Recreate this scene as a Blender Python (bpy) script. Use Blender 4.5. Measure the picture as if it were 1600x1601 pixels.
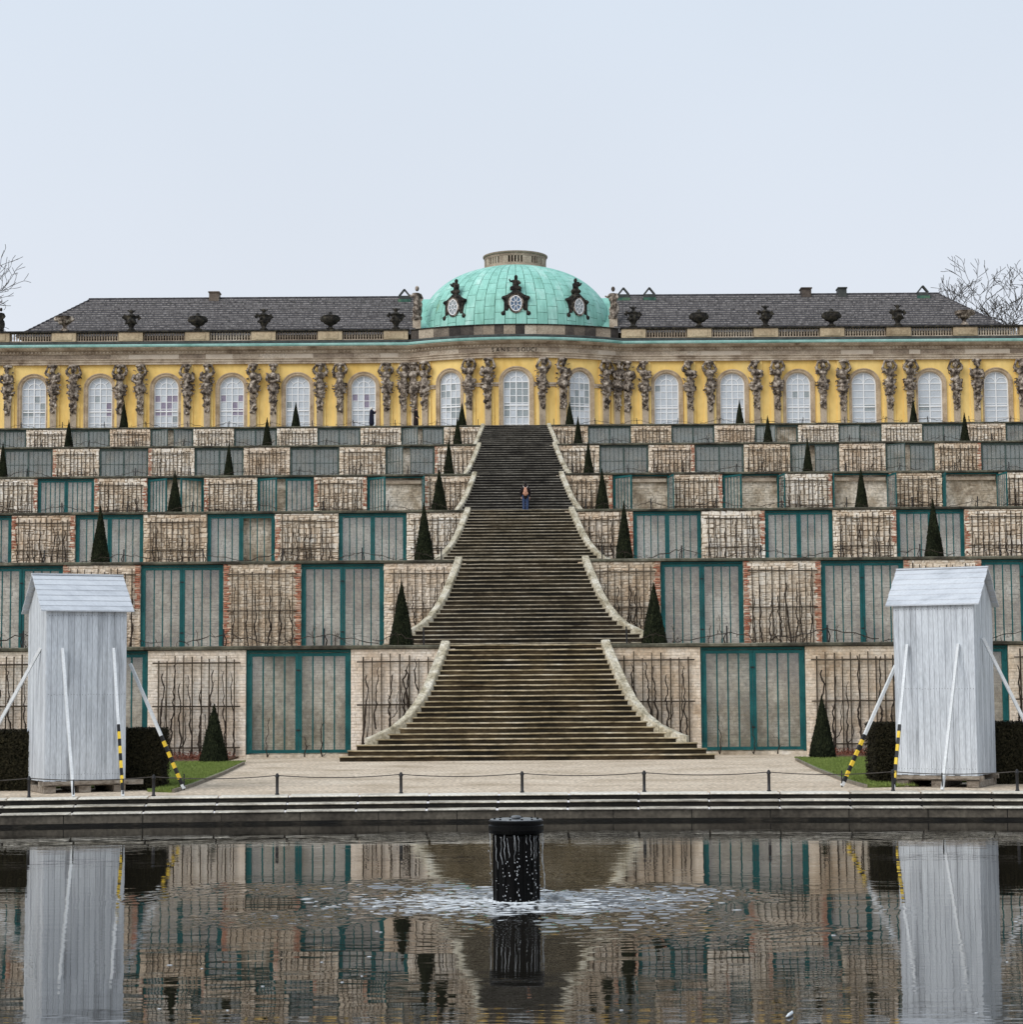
import bpy, bmesh, math, random
import numpy as np
from mathutils import Matrix, Vector

for o in list(bpy.data.objects):
    bpy.data.objects.remove(o)
scene = bpy.context.scene
COL = scene.collection
R = math.radians
PI = math.pi
rnd = random.Random(7)

# ------------------------------------------------------------------ camera, sky, sun, exposure
cam_d = bpy.data.cameras.new('camera')
cam = bpy.data.objects.new('camera', cam_d)
COL.objects.link(cam)
cam_d.sensor_fit = 'HORIZONTAL'
cam_d.sensor_width = 36.0
cam_d.lens = 72.0                      # 3200 px focal length on a 1600 px wide picture
cam_d.clip_start = 0.2
cam_d.clip_end = 6000
cam.matrix_world = (Matrix.Translation((-0.45, 0.0, 2.2)) @ Matrix.Rotation(-1 / 3200, 4, 'Z')
                    @ Matrix.Rotation(PI / 2 + math.atan(275 / 3200), 4, 'X') @ Matrix.Rotation(-0.0068, 4, 'Z'))
scene.camera = cam

world = bpy.data.worlds.new('World')
scene.world = world
world.use_nodes = True
wn, wl = world.node_tree.nodes, world.node_tree.links
wn.clear()
w_out = wn.new('ShaderNodeOutputWorld')
w_bg = wn.new('ShaderNodeBackground')
w_bg.inputs['Strength'].default_value = 0.1
w_sky = wn.new('ShaderNodeTexSky')
w_sky.sky_type = 'NISHITA'
w_sky.sun_disc = False
SUN_EL, SUN_AZ = R(40), R(226)          # behind the camera, a little to its left
w_sky.sun_elevation = SUN_EL
w_sky.sun_rotation = SUN_AZ
w_sky.dust_density = 4.0
w_tc = wn.new('ShaderNodeTexCoord')
w_sep = wn.new('ShaderNodeSeparateXYZ')
w_ramp = wn.new('ShaderNodeValToRGB')
w_ramp.color_ramp.elements[0].position = 0.0
w_ramp.color_ramp.elements[0].color = (0.825, 0.84, 0.895, 1)
w_ramp.color_ramp.elements[1].position = 0.45
w_ramp.color_ramp.elements[1].color = (0.69, 0.79, 0.91, 1)
w_noise = wn.new('ShaderNodeTexNoise')
w_noise.inputs['Scale'].default_value = 3.0
w_noise.inputs['Detail'].default_value = 3.0
w_nr = wn.new('ShaderNodeMapRange')
w_nr.inputs[1].default_value, w_nr.inputs[2].default_value = 0.3, 0.7
w_nr.inputs[3].default_value, w_nr.inputs[4].default_value = 7.75, 8.15
w_mul = wn.new('ShaderNodeVectorMath')
w_mul.operation = 'SCALE'
w_mix = wn.new('ShaderNodeMix')
w_mix.data_type = 'RGBA'
w_mix.inputs[0].default_value = 0.93
wl.new(w_tc.outputs['Generated'], w_sep.inputs[0])
wl.new(w_sep.outputs['Z'], w_ramp.inputs[0])
wl.new(w_tc.outputs['Generated'], w_noise.inputs['Vector'])
wl.new(w_noise.outputs['Fac'], w_nr.inputs[0])
wl.new(w_ramp.outputs['Color'], w_mul.inputs[0])
wl.new(w_nr.outputs[0], w_mul.inputs['Scale'])
wl.new(w_sky.outputs['Color'], w_mix.inputs[6])
wl.new(w_mul.outputs[0], w_mix.inputs[7])
wl.new(w_mix.outputs[2], w_bg.inputs['Color'])
wl.new(w_bg.outputs[0], w_out.inputs[0])

sun_d = bpy.data.lights.new('sun', 'SUN')
sun = bpy.data.objects.new('sun', sun_d)
COL.objects.link(sun)
sun_d.energy = 1.5
sun_d.angle = R(40)
sun_d.color = (1.0, 0.96, 0.91)
# direction the light comes from: azimuth measured from +Y (north) clockwise
_sd = Vector((math.sin(SUN_AZ) * math.cos(SUN_EL), math.cos(SUN_AZ) * math.cos(SUN_EL), math.sin(SUN_EL)))
sun.rotation_euler = _sd.to_track_quat('Z', 'Y').to_euler()

scene.view_settings.view_transform = 'Standard'
scene.view_settings.look = 'None'
scene.view_settings.exposure = 0.35
scene.view_settings.gamma = 1.0
scene.view_settings.use_curve_mapping = False
scene.cycles.max_bounces = 6
scene.cycles.transparent_max_bounces = 12
scene.cycles.use_denoising = True

# ------------------------------------------------------------------ helpers
LOC = {}


class MB:
    """collects faces, builds one mesh"""

    def __init__(s):
        s.v, s.f, s.m = [], [], []

    def add(s, vs, fs, mi=0):
        n = len(s.v)
        s.v.extend(vs)
        s.f.extend([tuple(i + n for i in f) for f in fs])
        s.m.extend([mi] * len(fs))
        return s

    def box(s, x0, x1, y0, y1, z0, z1, mi=0, bottom=True):
        vs = [(x0, y0, z0), (x1, y0, z0), (x1, y1, z0), (x0, y1, z0), (x0, y0, z1), (x1, y0, z1), (x1, y1, z1), (x0, y1, z1)]
        fs = [(4, 5, 6, 7), (0, 1, 5, 4), (1, 2, 6, 5), (2, 3, 7, 6), (3, 0, 4, 7)]
        if bottom:
            fs.append((3, 2, 1, 0))
        return s.add(vs, fs, mi)

    def stone(s, x0, x1, z0, z1, y, d, r, c=.25, irr=0.0):
        """a hewn stone on a wall facing -Y: bevelled front, proud by d"""
        cx, cz = min((x1 - x0) * .3, .012 + c * .06), min((z1 - z0) * .3, .012 + c * .06)
        j = lambda a: r.uniform(-a, a)
        hx, hz = (x1 - x0) * irr, (z1 - z0) * irr
        q = [(x0 + j(hx), z0 + j(hz)), (x1 + j(hx), z0 + j(hz)), (x1 + j(hx), z1 + j(hz)), (x0 + j(hx), z1 + j(hz))]
        vs = [(px, y, pz) for px, pz in q]
        sg = [(1, 1), (-1, 1), (-1, -1), (1, -1)]
        dd = [d * r.uniform(.75, 1.1) for _ in range(4)]
        vs += [(px + sx * cx * r.uniform(.6, 1.4), y - dd[i], pz + sz * cz * r.uniform(.6, 1.4)) for i, ((px, pz), (sx, sz)) in enumerate(zip(q, sg))]
        return s.add(vs, [(4, 5, 6, 7), (0, 1, 5, 4), (1, 2, 6, 5), (2, 3, 7, 6), (3, 0, 4, 7)])

    def bar(s, a, b, w, h=None, mi=0, up=(0, 0, 1)):
        """rectangular bar from a to b"""
        h = h or w
        a, b = Vector(a), Vector(b)
        d = (b - a).normalized()
        u = Vector(up)
        if abs(d.dot(u)) > .98:
            u = Vector((0, 1, 0))
        x = d.cross(u).normalized() * (w / 2)
        z = x.cross(d).normalized() * (h / 2)
        vs = [tuple(p + q) for p in (a, b) for q in (-x - z, x - z, x + z, -x + z)]
        return s.add(vs, [(0, 1, 2, 3), (7, 6, 5, 4), (0, 4, 5, 1), (1, 5, 6, 2), (2, 6, 7, 3), (3, 7, 4, 0)], mi)

    def tube(s, path, rad, n=6, mi=0, cap=True):
        k = len(path)
        P = [Vector(p) for p in path]
        rr = rad if hasattr(rad, '__len__') else [rad] * k
        vs, fs = [], []
        px = None
        for i in range(k):
            d = (P[min(i + 1, k - 1)] - P[max(i - 1, 0)])
            d = d.normalized() if d.length > 1e-9 else Vector((0, 0, 1))
            u = px if px is not None else (Vector((1, 0, 0)) if abs(d.x) < .9 else Vector((0, 1, 0)))
            x = (u - d * u.dot(d))
            x = x.normalized() if x.length > 1e-6 else d.orthogonal().normalized()
            px = x
            y = d.cross(x)
            for q in range(n):
                a = 2 * PI * q / n
                vs.append(tuple(P[i] + (x * math.cos(a) + y * math.sin(a)) * rr[i]))
        for i in range(k - 1):
            for q in range(n):
                q2 = (q + 1) % n
                fs.append((i * n + q, i * n + q2, (i + 1) * n + q2, (i + 1) * n + q))
        if cap:
            fs.append(tuple(reversed(range(n))))
            fs.append(tuple(range((k - 1) * n, k * n)))
        return s.add(vs, fs, mi)

    def lathe(s, prof, n=24, c=(0, 0, 0), mi=0, a0=0.0, a1=2 * PI, sx=1, sy=1):
        full = abs(a1 - a0 - 2 * PI) < 1e-6
        m = n if full else n + 1
        vs, fs = [], []
        for (r, z) in prof:
            for q in range(m):
                a = a0 + (a1 - a0) * q / n
                vs.append((c[0] + sx * r * math.cos(a), c[1] + sy * r * math.sin(a), c[2] + z))
        for i in range(len(prof) - 1):
            for q in range(n):
                q2 = (q + 1) % m
                fs.append((i * m + q, i * m + q2, (i + 1) * m + q2, (i + 1) * m + q))
        if full and prof[0][0] > 1e-4:
            fs.append(tuple(reversed(range(m))))
        if full and prof[-1][0] > 1e-4:
            fs.append(tuple(range((len(prof) - 1) * m, len(prof) * m)))
        return s.add(vs, fs, mi)

    def ell(s, c, r, n=8, rot=None, mi=0):
        r = r if hasattr(r, '__len__') else (r, r, r)
        m = max(4, n // 2 + 1)
        vs, fs = [], []
        M_ = rot.to_matrix() if rot is not None else None
        for i in range(m + 1):
            t = PI * i / m
            for q in range(n):
                a = 2 * PI * q / n
                p = Vector((r[0] * math.sin(t) * math.cos(a), r[1] * math.sin(t) * math.sin(a), r[2] * math.cos(t)))
                if M_ is not None:
                    p = M_ @ p
                vs.append((p.x + c[0], p.y + c[1], p.z + c[2]))
        for i in range(m):
            for q in range(n):
                q2 = (q + 1) % n
                fs.append((i * n + q, (i + 1) * n + q, (i + 1) * n + q2, i * n + q2))
        return s.add(vs, fs, mi)

    def sweep(s, prof, path, closed=False, mi=0):
        """prof: list of (out,z); path: list of ((x,y),(nx,ny))"""
        vs, fs = [], []
        k = len(prof)
        for (p, nrm) in path:
            for (o, z) in prof:
                vs.append((p[0] + nrm[0] * o, p[1] + nrm[1] * o, z))
        n = len(path)
        for i in range(n if closed else n - 1):
            j = (i + 1) % n
            for q in range(k - 1):
                fs.append((i * k + q, i * k + q + 1, j * k + q + 1, j * k + q))
        if not closed:
            fs.append(tuple(range(k)))
            fs.append(tuple(reversed(range((n - 1) * k, n * k))))
        return s.add(vs, fs, mi)

    def mesh(s, name, mats, smooth=False):
        me = bpy.data.meshes.new(name)
        me.from_pydata(s.v, [], s.f)
        mats = mats if isinstance(mats, (list, tuple)) else [mats]
        for m in mats:
            me.materials.append(m)
        if any(s.m):
            me.polygons.foreach_set('material_index', s.m)
        if smooth:
            me.polygons.foreach_set('use_smooth', [True] * len(me.polygons))
        me.update()
        return me

    def build(s, name, mats, parent=None, smooth=False, **kw):
        return link(name, s.mesh(name, mats, smooth), parent, **kw)


def tag(o, label=None, cat=None, group=None, kind=None):
    if label:
        o['label'] = label
    if cat:
        o['category'] = cat
    if group:
        o['group'] = group
    if kind:
        o['kind'] = kind
    return o


def link(name, data, parent=None, loc=None, rz=0.0, world=True, **t):
    """world=True: mesh data is in world coordinates even under a parent empty"""
    o = bpy.data.objects.new(name, data)
    COL.objects.link(o)
    if parent is not None:
        o.parent = parent
        if world:
            o.matrix_parent_inverse = LOC[parent.name].inverted()
    M_ = Matrix.Translation(loc or (0, 0, 0)) @ Matrix.Rotation(rz, 4, 'Z')
    o.matrix_basis = M_
    LOC[o.name] = M_ if (parent is None or world) else LOC[parent.name] @ M_
    if t:
        tag(o, **t)
    return o


def empty(name, loc, rz=0.0, parent=None, world=True, **t):
    o = link(name, None, parent, loc, rz, world, **t)
    o.empty_display_size = .2
    return o


def blob(mb, mat, voxel, name, smooth=True, it=2):
    """one continuous surface out of overlapping lumps"""
    me = mb.mesh(name, mat)
    o = bpy.data.objects.new('tmp', me)
    COL.objects.link(o)
    md = o.modifiers.new('r', 'REMESH')
    md.mode = 'VOXEL'
    md.voxel_size = voxel
    if it:
        sm = o.modifiers.new('s', 'SMOOTH')
        sm.iterations = it
        sm.factor = .5
    dg = bpy.context.evaluated_depsgraph_get()
    ev = o.evaluated_get(dg)
    res = bpy.data.meshes.new_from_object(ev)
    res.name = name
    res.materials.clear()
    res.materials.append(mat)
    if smooth:
        res.polygons.foreach_set('use_smooth', [True] * len(res.polygons))
    bpy.data.objects.remove(o)
    bpy.data.meshes.remove(me)
    return res


# ------------------------------------------------------------------ materials
def mat(name, cols, scale=2.0, rough=.85, bump=0.0, bscale=None, stretch=(1, 1, 1), coord='P', isl=0.0, orn=0.0,
        lo=.3, hi=.7, detail=6.0, spec=.25, fine=.25, fscale=None, coat=0.0, metal=0.0, rvar=0.0):
    m = bpy.data.materials.new(name)
    m.use_nodes = True
    nt = m.node_tree
    N, L = nt.nodes, nt.links
    b = N['Principled BSDF']
    b.inputs['Roughness'].default_value = rough
    b.inputs['Specular IOR Level'].default_value = spec
    b.inputs['Coat Weight'].default_value = coat
    b.inputs['Coat Roughness'].default_value = .08
    b.inputs['Metallic'].default_value = metal
    if coord == 'P':
        src = N.new('ShaderNodeNewGeometry').outputs['Position']
    else:
        src = N.new('ShaderNodeTexCoord').outputs['Object']
        if orn:
            oi = N.new('ShaderNodeObjectInfo')
            ad = N.new('ShaderNodeVectorMath')
            ad.operation = 'ADD'
            L.new(src, ad.inputs[0])
            L.new(oi.outputs['Location'], ad.inputs[1])
            src = ad.outputs[0]
    mp = N.new('ShaderNodeMapping')
    mp.inputs['Scale'].default_value = stretch
    L.new(src, mp.inputs[0])
    n1 = N.new('ShaderNodeTexNoise')
    n1.inputs['Scale'].default_value = scale
    n1.inputs['Detail'].default_value = detail
    n1.inputs['Roughness'].default_value = .62
    L.new(mp.outputs[0], n1.inputs['Vector'])
    mr = N.new('ShaderNodeMapRange')
    mr.inputs[1].default_value, mr.inputs[2].default_value = lo, hi
    L.new(n1.outputs['Fac'], mr.inputs[0])
    fac = mr.outputs[0]

    def mixval(fac, other, w):
        mx = N.new('ShaderNodeMix')
        mx.data_type = 'FLOAT'
        mx.inputs[0].default_value = w
        L.new(fac, mx.inputs[2])
        L.new(other, mx.inputs[3])
        return mx.outputs[0]
    if isl:
        g = N.new('ShaderNodeNewGeometry')
        fac = mixval(fac, g.outputs['Random Per Island'], isl)
    if orn:
        oi = N.new('ShaderNodeObjectInfo')
        fac = mixval(fac, oi.outputs['Random'], orn)
    rp = N.new('ShaderNodeValToRGB')
    el = rp.color_ramp.elements
    k = len(cols)
    while len(el) < k:
        el.new(.5)
    for i, c in enumerate(cols):
        el[i].position = i / max(1, k - 1)
        el[i].color = (*c[:3], 1)
    L.new(fac, rp.inputs[0])
    col = rp.outputs['Color']
    n2 = N.new('ShaderNodeTexNoise')
    n2.inputs['Scale'].default_value = fscale or scale * 9
    n2.inputs['Detail'].default_value = 4
    L.new(mp.outputs[0], n2.inputs['Vector'])
    if fine:
        m2 = N.new('ShaderNodeMapRange')
        m2.inputs[1].default_value, m2.inputs[2].default_value = .3, .7
        m2.inputs[3].default_value, m2.inputs[4].default_value = 1 - fine, 1 + fine
        L.new(n2.outputs['Fac'], m2.inputs[0])
        vm = N.new('ShaderNodeVectorMath')
        vm.operation = 'SCALE'
        L.new(col, vm.inputs[0])
        L.new(m2.outputs[0], vm.inputs['Scale'])
        col = vm.outputs[0]
    L.new(col, b.inputs['Base Color'])
    if rvar:
        m3 = N.new('ShaderNodeMapRange')
        m3.inputs[3].default_value, m3.inputs[4].default_value = max(.02, rough - rvar), min(1, rough + rvar)
        L.new(n1.outputs['Fac'], m3.inputs[0])
        L.new(m3.outputs[0], b.inputs['Roughness'])
    if bump:
        bp = N.new('ShaderNodeBump')
        bp.inputs['Strength'].default_value = 1.0
        bp.inputs['Distance'].default_value = bump
        n3 = n2
        if bscale:
            n3 = N.new('ShaderNodeTexNoise')
            n3.inputs['Scale'].default_value = bscale
            n3.inputs['Detail'].default_value = 5
            L.new(mp.outputs[0], n3.inputs['Vector'])
        L.new(n3.outputs['Fac'], bp.inputs['Height'])
        L.new(bp.outputs[0], b.inputs['Normal'])
    return m


def glass(name, dust_sheen, dcol=(.34, .38, .39), rough=.06, refl=.08):
    m = bpy.data.materials.new(name)
    m.use_nodes = True
    N, L = m.node_tree.nodes, m.node_tree.links
    N.clear()
    out = N.new('ShaderNodeOutputMaterial')
    tr = N.new('ShaderNodeBsdfTransparent')
    tr.inputs[0].default_value = (.97, .97, .96, 1)
    df = N.new('ShaderNodeBsdfDiffuse')
    df.inputs[0].default_value = (*dcol, 1)
    gl = N.new('ShaderNodeBsdfGlossy')
    gl.inputs['Roughness'].default_value = rough
    m1 = N.new('ShaderNodeMixShader')
    m2 = N.new('ShaderNodeMixShader')
    g = N.new('ShaderNodeNewGeometry')
    n = N.new('ShaderNodeTexNoise')
    n.inputs['Scale'].default_value = 1.3
    n.inputs['Detail'].default_value = 8
    mr = N.new('ShaderNodeMapRange')
    mr.inputs[1].default_value, mr.inputs[2].default_value = .3, .7
    mr.inputs[3].default_value, mr.inputs[4].default_value = dust_sheen * .35, min(1, dust_sheen * 1.6)
    L.new(g.outputs['Position'], n.inputs['Vector'])
    L.new(n.outputs['Fac'], mr.inputs[0])
    L.new(mr.outputs[0], m1.inputs[0])
    L.new(tr.outputs[0], m1.inputs[1])
    L.new(df.outputs[0], m1.inputs[2])
    m2.inputs[0].default_value = refl
    L.new(m1.outputs[0], m2.inputs[1])
    L.new(gl.outputs[0], m2.inputs[2])
    L.new(m2.outputs[0], out.inputs[0])
    return m


MT = {}
MT['gravel'] = mat('gravel', [(.38, .30, .21), (.55, .45, .34), (.64, .54, .42)], .5, .95, .012, 30, fine=.5, fscale=11)
MT['terrace_gravel'] = mat('terrace_gravel', [(.25, .22, .17), (.36, .32, .26)], 1.2, .95, .01, 30)
MT['soil'] = mat('soil', [(.05, .03, .02), (.12, .07, .045), (.2, .09, .05)], 3, .95, .03, 20)
MT['lawn'] = mat('lawn', [(.08, .11, .025), (.13, .17, .04), (.17, .2, .06)], 1.2, .95, .02, 30)
MT['grass'] = mat('grass', [(.10, .15, .03), (.17, .225, .05), (.25, .29, .095)], 1.0, .8, isl=.5, lo=.25, hi=.75)
MT['edging'] = mat('edging', [(.12, .1, .07), (.28, .25, .2)], 3, .9, .01)
MT['coping_pool'] = mat('coping_pool', [(.12, .10, .08), (.46, .415, .34), (.68, .63, .54), (.75, .71, .63)], 1.1, .6, .006, orn=.25, lo=.25, hi=.6, fine=.3, fscale=14)
MT['coping_wet'] = mat('coping_wet', [(.07, .06, .045), (.30, .27, .22), (.54, .50, .42), (.66, .62, .54)], 1.1, .5, .006, orn=.25, lo=.3, hi=.66, fine=.35, fscale=12)
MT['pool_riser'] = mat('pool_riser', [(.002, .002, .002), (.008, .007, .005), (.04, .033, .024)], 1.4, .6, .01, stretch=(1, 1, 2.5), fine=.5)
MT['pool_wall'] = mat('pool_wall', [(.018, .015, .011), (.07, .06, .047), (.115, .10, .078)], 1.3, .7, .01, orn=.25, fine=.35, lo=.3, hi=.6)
MT['wash'] = mat('whitewashed_stone', [(.34, .24, .15), (.61, .49, .365), (.77, .67, .545), (.84, .78, .69)], .75, .93, .008, isl=.42, lo=.26, hi=.6, fine=.22, fscale=11)
MT['wash_low'] = mat('whitewashed_brick', [(.38, .27, .18), (.64, .52, .405), (.75, .65, .545), (.80, .735, .655)], .7, .93, .006, isl=.16, lo=.25, hi=.6, fine=.24, fscale=9)
MT['wash_old'] = mat('old_stone', [(.30, .21, .13), (.54, .42, .30), (.69, .58, .45), (.79, .71, .60)], .9, .93, .008, isl=.5, lo=.28, hi=.66, fine=.3, fscale=11)
MT['wash_pale'] = mat('pale_wash', [(.42, .33, .24), (.68, .58, .46), (.80, .72, .61), (.86, .81, .74)], .8, .93, .008, isl=.36, lo=.26, hi=.58, fine=.22, fscale=11)
MT['wash_warm'] = mat('warm_brick_wash', [(.36, .24, .15), (.60, .47, .34), (.72, .61, .49), (.79, .71, .61)], .8, .93, .006, isl=.22, lo=.28, hi=.64, fine=.26, fscale=9)
MT['niche'] = mat('niche_stone', [(.22, .165, .11), (.44, .37, .28), (.66, .59, .49), (.84, .79, .71)], .75, .93, .008, isl=.12, lo=.33, hi=.66, fine=.28, fscale=7)
MT['mortar'] = mat('mortar', [(.26, .20, .14), (.46, .38, .29), (.58, .50, .41)], 1.3, .95, .01, 12)
MT['mortar_dark'] = mat('mortar_dark', [(.13, .10, .07), (.28, .22, .16), (.42, .35, .27)], 1.3, .95, .01, 12)
MT['brick'] = mat('red_brick', [(.66, .56, .46), (.50, .30, .21), (.40, .17, .10), (.36, .13, .08), (.52, .36, .27), (.70, .62, .53)], 1.0, .9, .004, isl=.7, fine=.25)
MT['coping'] = mat('coping', [(.02, .018, .015), (.06, .055, .042), (.13, .125, .09), (.24, .225, .18)], 1.1, .9, .008, orn=.25, fine=.3)
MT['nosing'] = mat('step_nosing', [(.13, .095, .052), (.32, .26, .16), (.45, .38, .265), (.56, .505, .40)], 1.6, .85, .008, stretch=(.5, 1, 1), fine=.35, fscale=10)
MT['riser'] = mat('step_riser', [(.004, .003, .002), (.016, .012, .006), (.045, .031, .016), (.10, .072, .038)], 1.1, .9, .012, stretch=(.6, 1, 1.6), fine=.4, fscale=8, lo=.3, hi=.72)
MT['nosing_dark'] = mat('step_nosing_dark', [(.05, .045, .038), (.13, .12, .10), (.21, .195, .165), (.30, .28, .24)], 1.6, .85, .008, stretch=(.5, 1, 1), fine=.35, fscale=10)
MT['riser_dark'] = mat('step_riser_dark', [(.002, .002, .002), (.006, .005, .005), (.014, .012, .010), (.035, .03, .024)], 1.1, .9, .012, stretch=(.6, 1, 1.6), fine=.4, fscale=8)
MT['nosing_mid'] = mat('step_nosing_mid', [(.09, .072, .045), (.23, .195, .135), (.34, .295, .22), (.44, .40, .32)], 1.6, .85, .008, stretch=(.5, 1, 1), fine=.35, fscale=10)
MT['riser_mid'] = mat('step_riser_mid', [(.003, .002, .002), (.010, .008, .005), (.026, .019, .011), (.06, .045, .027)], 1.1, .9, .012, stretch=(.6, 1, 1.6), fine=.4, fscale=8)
MT['stringer'] = mat('stringer', [(.12, .10, .065), (.33, .29, .205), (.48, .435, .335), (.58, .545, .46)], 2.4, .9, .012, orn=.15, fine=.35, fscale=14, lo=.3, hi=.62)
MT['teal'] = mat('teal_paint', [(.004, .056, .060), (.006, .088, .091), (.015, .115, .113)], 1.5, .55, fine=.15, rvar=.1)
MT['teal_old'] = mat('teal_paint_old', [(.03, .058, .053), (.058, .09, .083), (.095, .125, .113)], 1.5, .65, fine=.2)
MT['lath'] = mat('lath', [(.022, .017, .012), (.065, .05, .035), (.12, .095, .07)], 2.0, .9, orn=.3, fine=.3)
MT['vine'] = mat('vine_bark', [(.012, .009, .007), (.035, .026, .02), (.07, .055, .042)], 6, .95, coord='O')
MT['glass_low'] = glass('gate_glass_clear', .07, (.5, .5, .48), refl=.085)
MT['glass_mid'] = glass('gate_glass_dusty', .14, (.5, .53, .53), refl=.07)
MT['glass_top'] = glass('gate_glass_sky_veil', .42, (.27, .30, .295), refl=.05)  # grey veil: dust, plus the sky's reflection put into the colour
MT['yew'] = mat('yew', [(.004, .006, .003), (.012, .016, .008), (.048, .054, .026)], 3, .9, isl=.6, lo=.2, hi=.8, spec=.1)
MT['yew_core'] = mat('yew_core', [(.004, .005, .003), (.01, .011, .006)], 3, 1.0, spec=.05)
MT['hedge'] = mat('hedge', [(.008, .007, .004), (.020, .018, .010), (.042, .036, .018)], 2, .9, isl=.6, lo=.2, hi=.8, spec=.1)
MT['bark'] = mat('bark', [(.03, .025, .022), (.07, .06, .05)], 3, .95)
MT['twig'] = mat('twig', [(.06, .052, .05), (.12, .105, .1)], 1, .95)
MT['shed'] = mat('shed_paint', [(.19, .20, .215), (.44, .47, .505), (.565, .60, .64), (.63, .67, .71)], 1.6, .6, .002, stretch=(6, 6, .5), orn=.35, fine=.2, lo=.27, hi=.6)
MT['shed_roof'] = mat('shed_roof_paint', [(.38, .405, .435), (.53, .56, .60), (.60, .63, .665)], 1.4, .6, .002, stretch=(.8, 3, 3), orn=.3, fine=.08, lo=.25, hi=.6)
MT['brace'] = mat('brace_paint', [(.6, .62, .63), (.74, .76, .77)], 3, .6, fine=.1)
MT['tape_yellow'] = mat('tape_yellow', [(.72, .47, .03), (.82, .58, .06)], 4, .5, fine=.1)
MT['tape_black'] = mat('tape_black', [(.008, .008, .009), (.02, .02, .02)], 4, .5)
MT['timber'] = mat('timber', [(.10, .08, .06), (.26, .22, .18), (.36, .33, .28)], 2, .85, .004, stretch=(1, 6, 6), fine=.25)
MT['iron'] = mat('iron', [(.006, .006, .007), (.018, .018, .02)], 8, .55, spec=.4)
MT['rope'] = mat('rope', [(.04, .035, .03), (.09, .08, .07)], 10, .9)
MT['wet_black'] = mat('wet_black', [(.001, .001, .001), (.003, .003, .003)], 3, .4, .003, 20, spec=.12)
MT['cap_slate'] = mat('cap_slate', [(.06, .065, .07), (.16, .17, .18), (.3, .31, .32)], 5, .35, fine=.3, spec=.5)
MT['drip'] = glass('drip_water', .42, (.75, .78, .8), .1, .12)
MT['foam'] = mat('foam', [(.60, .64, .67), (.78, .81, .84)], 14, .6, coord='P')
# palace
MT['ochre'] = mat('ochre_plaster', [(.70, .46, .13), (.83, .58, .195), (.87, .635, .24)], .35, .9, .002, 20, stretch=(1, 1, .45), fine=.07, lo=.3, hi=.6)
MT['ochre_pil'] = mat('ochre_pilaster', [(.76, .53, .175), (.86, .625, .24), (.89, .67, .285)], .35, .9, stretch=(1, 1, .45), fine=.06)
MT['sand'] = mat('sandstone', [(.19, .14, .10), (.38, .305, .23), (.51, .43, .335), (.58, .50, .40)], .8, .9, .006, fine=.25, fscale=9, stretch=(1, 1, 1.2))
MT['sand_block'] = mat('sandstone_block', [(.16, .125, .095), (.30, .24, .185), (.43, .36, .28), (.56, .50, .42)], .7, .9, .006, orn=.55, fine=.28, fscale=8)
MT['sand_new'] = mat('sandstone_new', [(.50, .43, .35), (.60, .53, .44)], 1, .9, fine=.1)
MT['sand_ped'] = mat('sandstone_pedestal', [(.22, .16, .10), (.42, .33, .22), (.55, .44, .30)], .8, .9, .004, orn=.4, fine=.2)
MT['sand_dark'] = mat('sandstone_dark', [(.02, .018, .018), (.06, .05, .045), (.16, .13, .105), (.30, .25, .2)], 1.1, .9, .008, orn=.55, fine=.3, lo=.3, hi=.75)
MT['herm'] = mat('weathered_sculpture', [(.022, .017, .014), (.085, .067, .053), (.27, .225, .185), (.54, .48, .41)], 2.4, .9, .012, 11, fine=.5, fscale=10, lo=.34, hi=.66)
MT['shaft'] = mat('herm_shaft', [(.24, .19, .14), (.40, .33, .25), (.47, .39, .30)], 1.0, .9, fine=.15, stretch=(1, 1, .6))
MT['black_stone'] = mat('black_stone', [(.004, .004, .004), (.013, .012, .011), (.04, .035, .028), (.085, .075, .05)], 3.2, .9, .01, fine=.4)
MT['copper'] = mat('verdigris', [(.26, .40, .22), (.21, .46, .38), (.265, .56, .475), (.30, .61, .525), (.40, .68, .60), (.50, .74, .67)], .8, .62, .004, 5, orn=.3, stretch=(1, 1, .3), fine=.12, fscale=4, lo=.25, hi=.72)
MT['copper_line'] = mat('verdigris_dark', [(.02, .05, .04), (.05, .13, .10), (.14, .22, .12)], 2, .7)
MT['copper_gutter'] = mat('verdigris_gutter', [(.16, .34, .30), (.28, .50, .455), (.40, .60, .56)], .6, .6, fine=.1)
MT['tile'] = mat('roof_tile', [(.022, .021, .024), (.045, .042, .046), (.08, .075, .078), (.13, .122, .122)], 1.5, .85, .006, stretch=(1.4, 1.0, 1.0), orn=.2, fine=.4, fscale=6, lo=.3, hi=.75)
MT['tile_edge'] = mat('roof_tile_edge', [(.05, .047, .05), (.16, .152, .15), (.30, .285, .28), (.42, .40, .39)], 2.2, .9, stretch=(2.5, 1, 1), fine=.5, fscale=7)
MT['lead'] = mat('lead', [(.03, .035, .035), (.08, .085, .08)], 2, .7)
MT['white_frame'] = mat('white_frame', [(.80, .81, .82), (.86, .87, .88)], 4, .5, fine=.04)
MT['blind'] = mat('blind_pane', [(.41, .45, .49), (.52, .565, .61), (.59, .63, .67)], .9, .25, orn=.35, fine=.06, coat=.5, spec=.5)
MT['pane_reflection'] = mat('purple_reflection_pane', [(.21, .18, .25), (.32, .285, .37)], 2, .2, orn=.3, coat=.5)  # purple tint of a reflection, painted into the pane colour
MT['pane_grey'] = mat('grey_pane', [(.24, .28, .30), (.34, .385, .40)], 2, .2, orn=.3, coat=.5)
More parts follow.
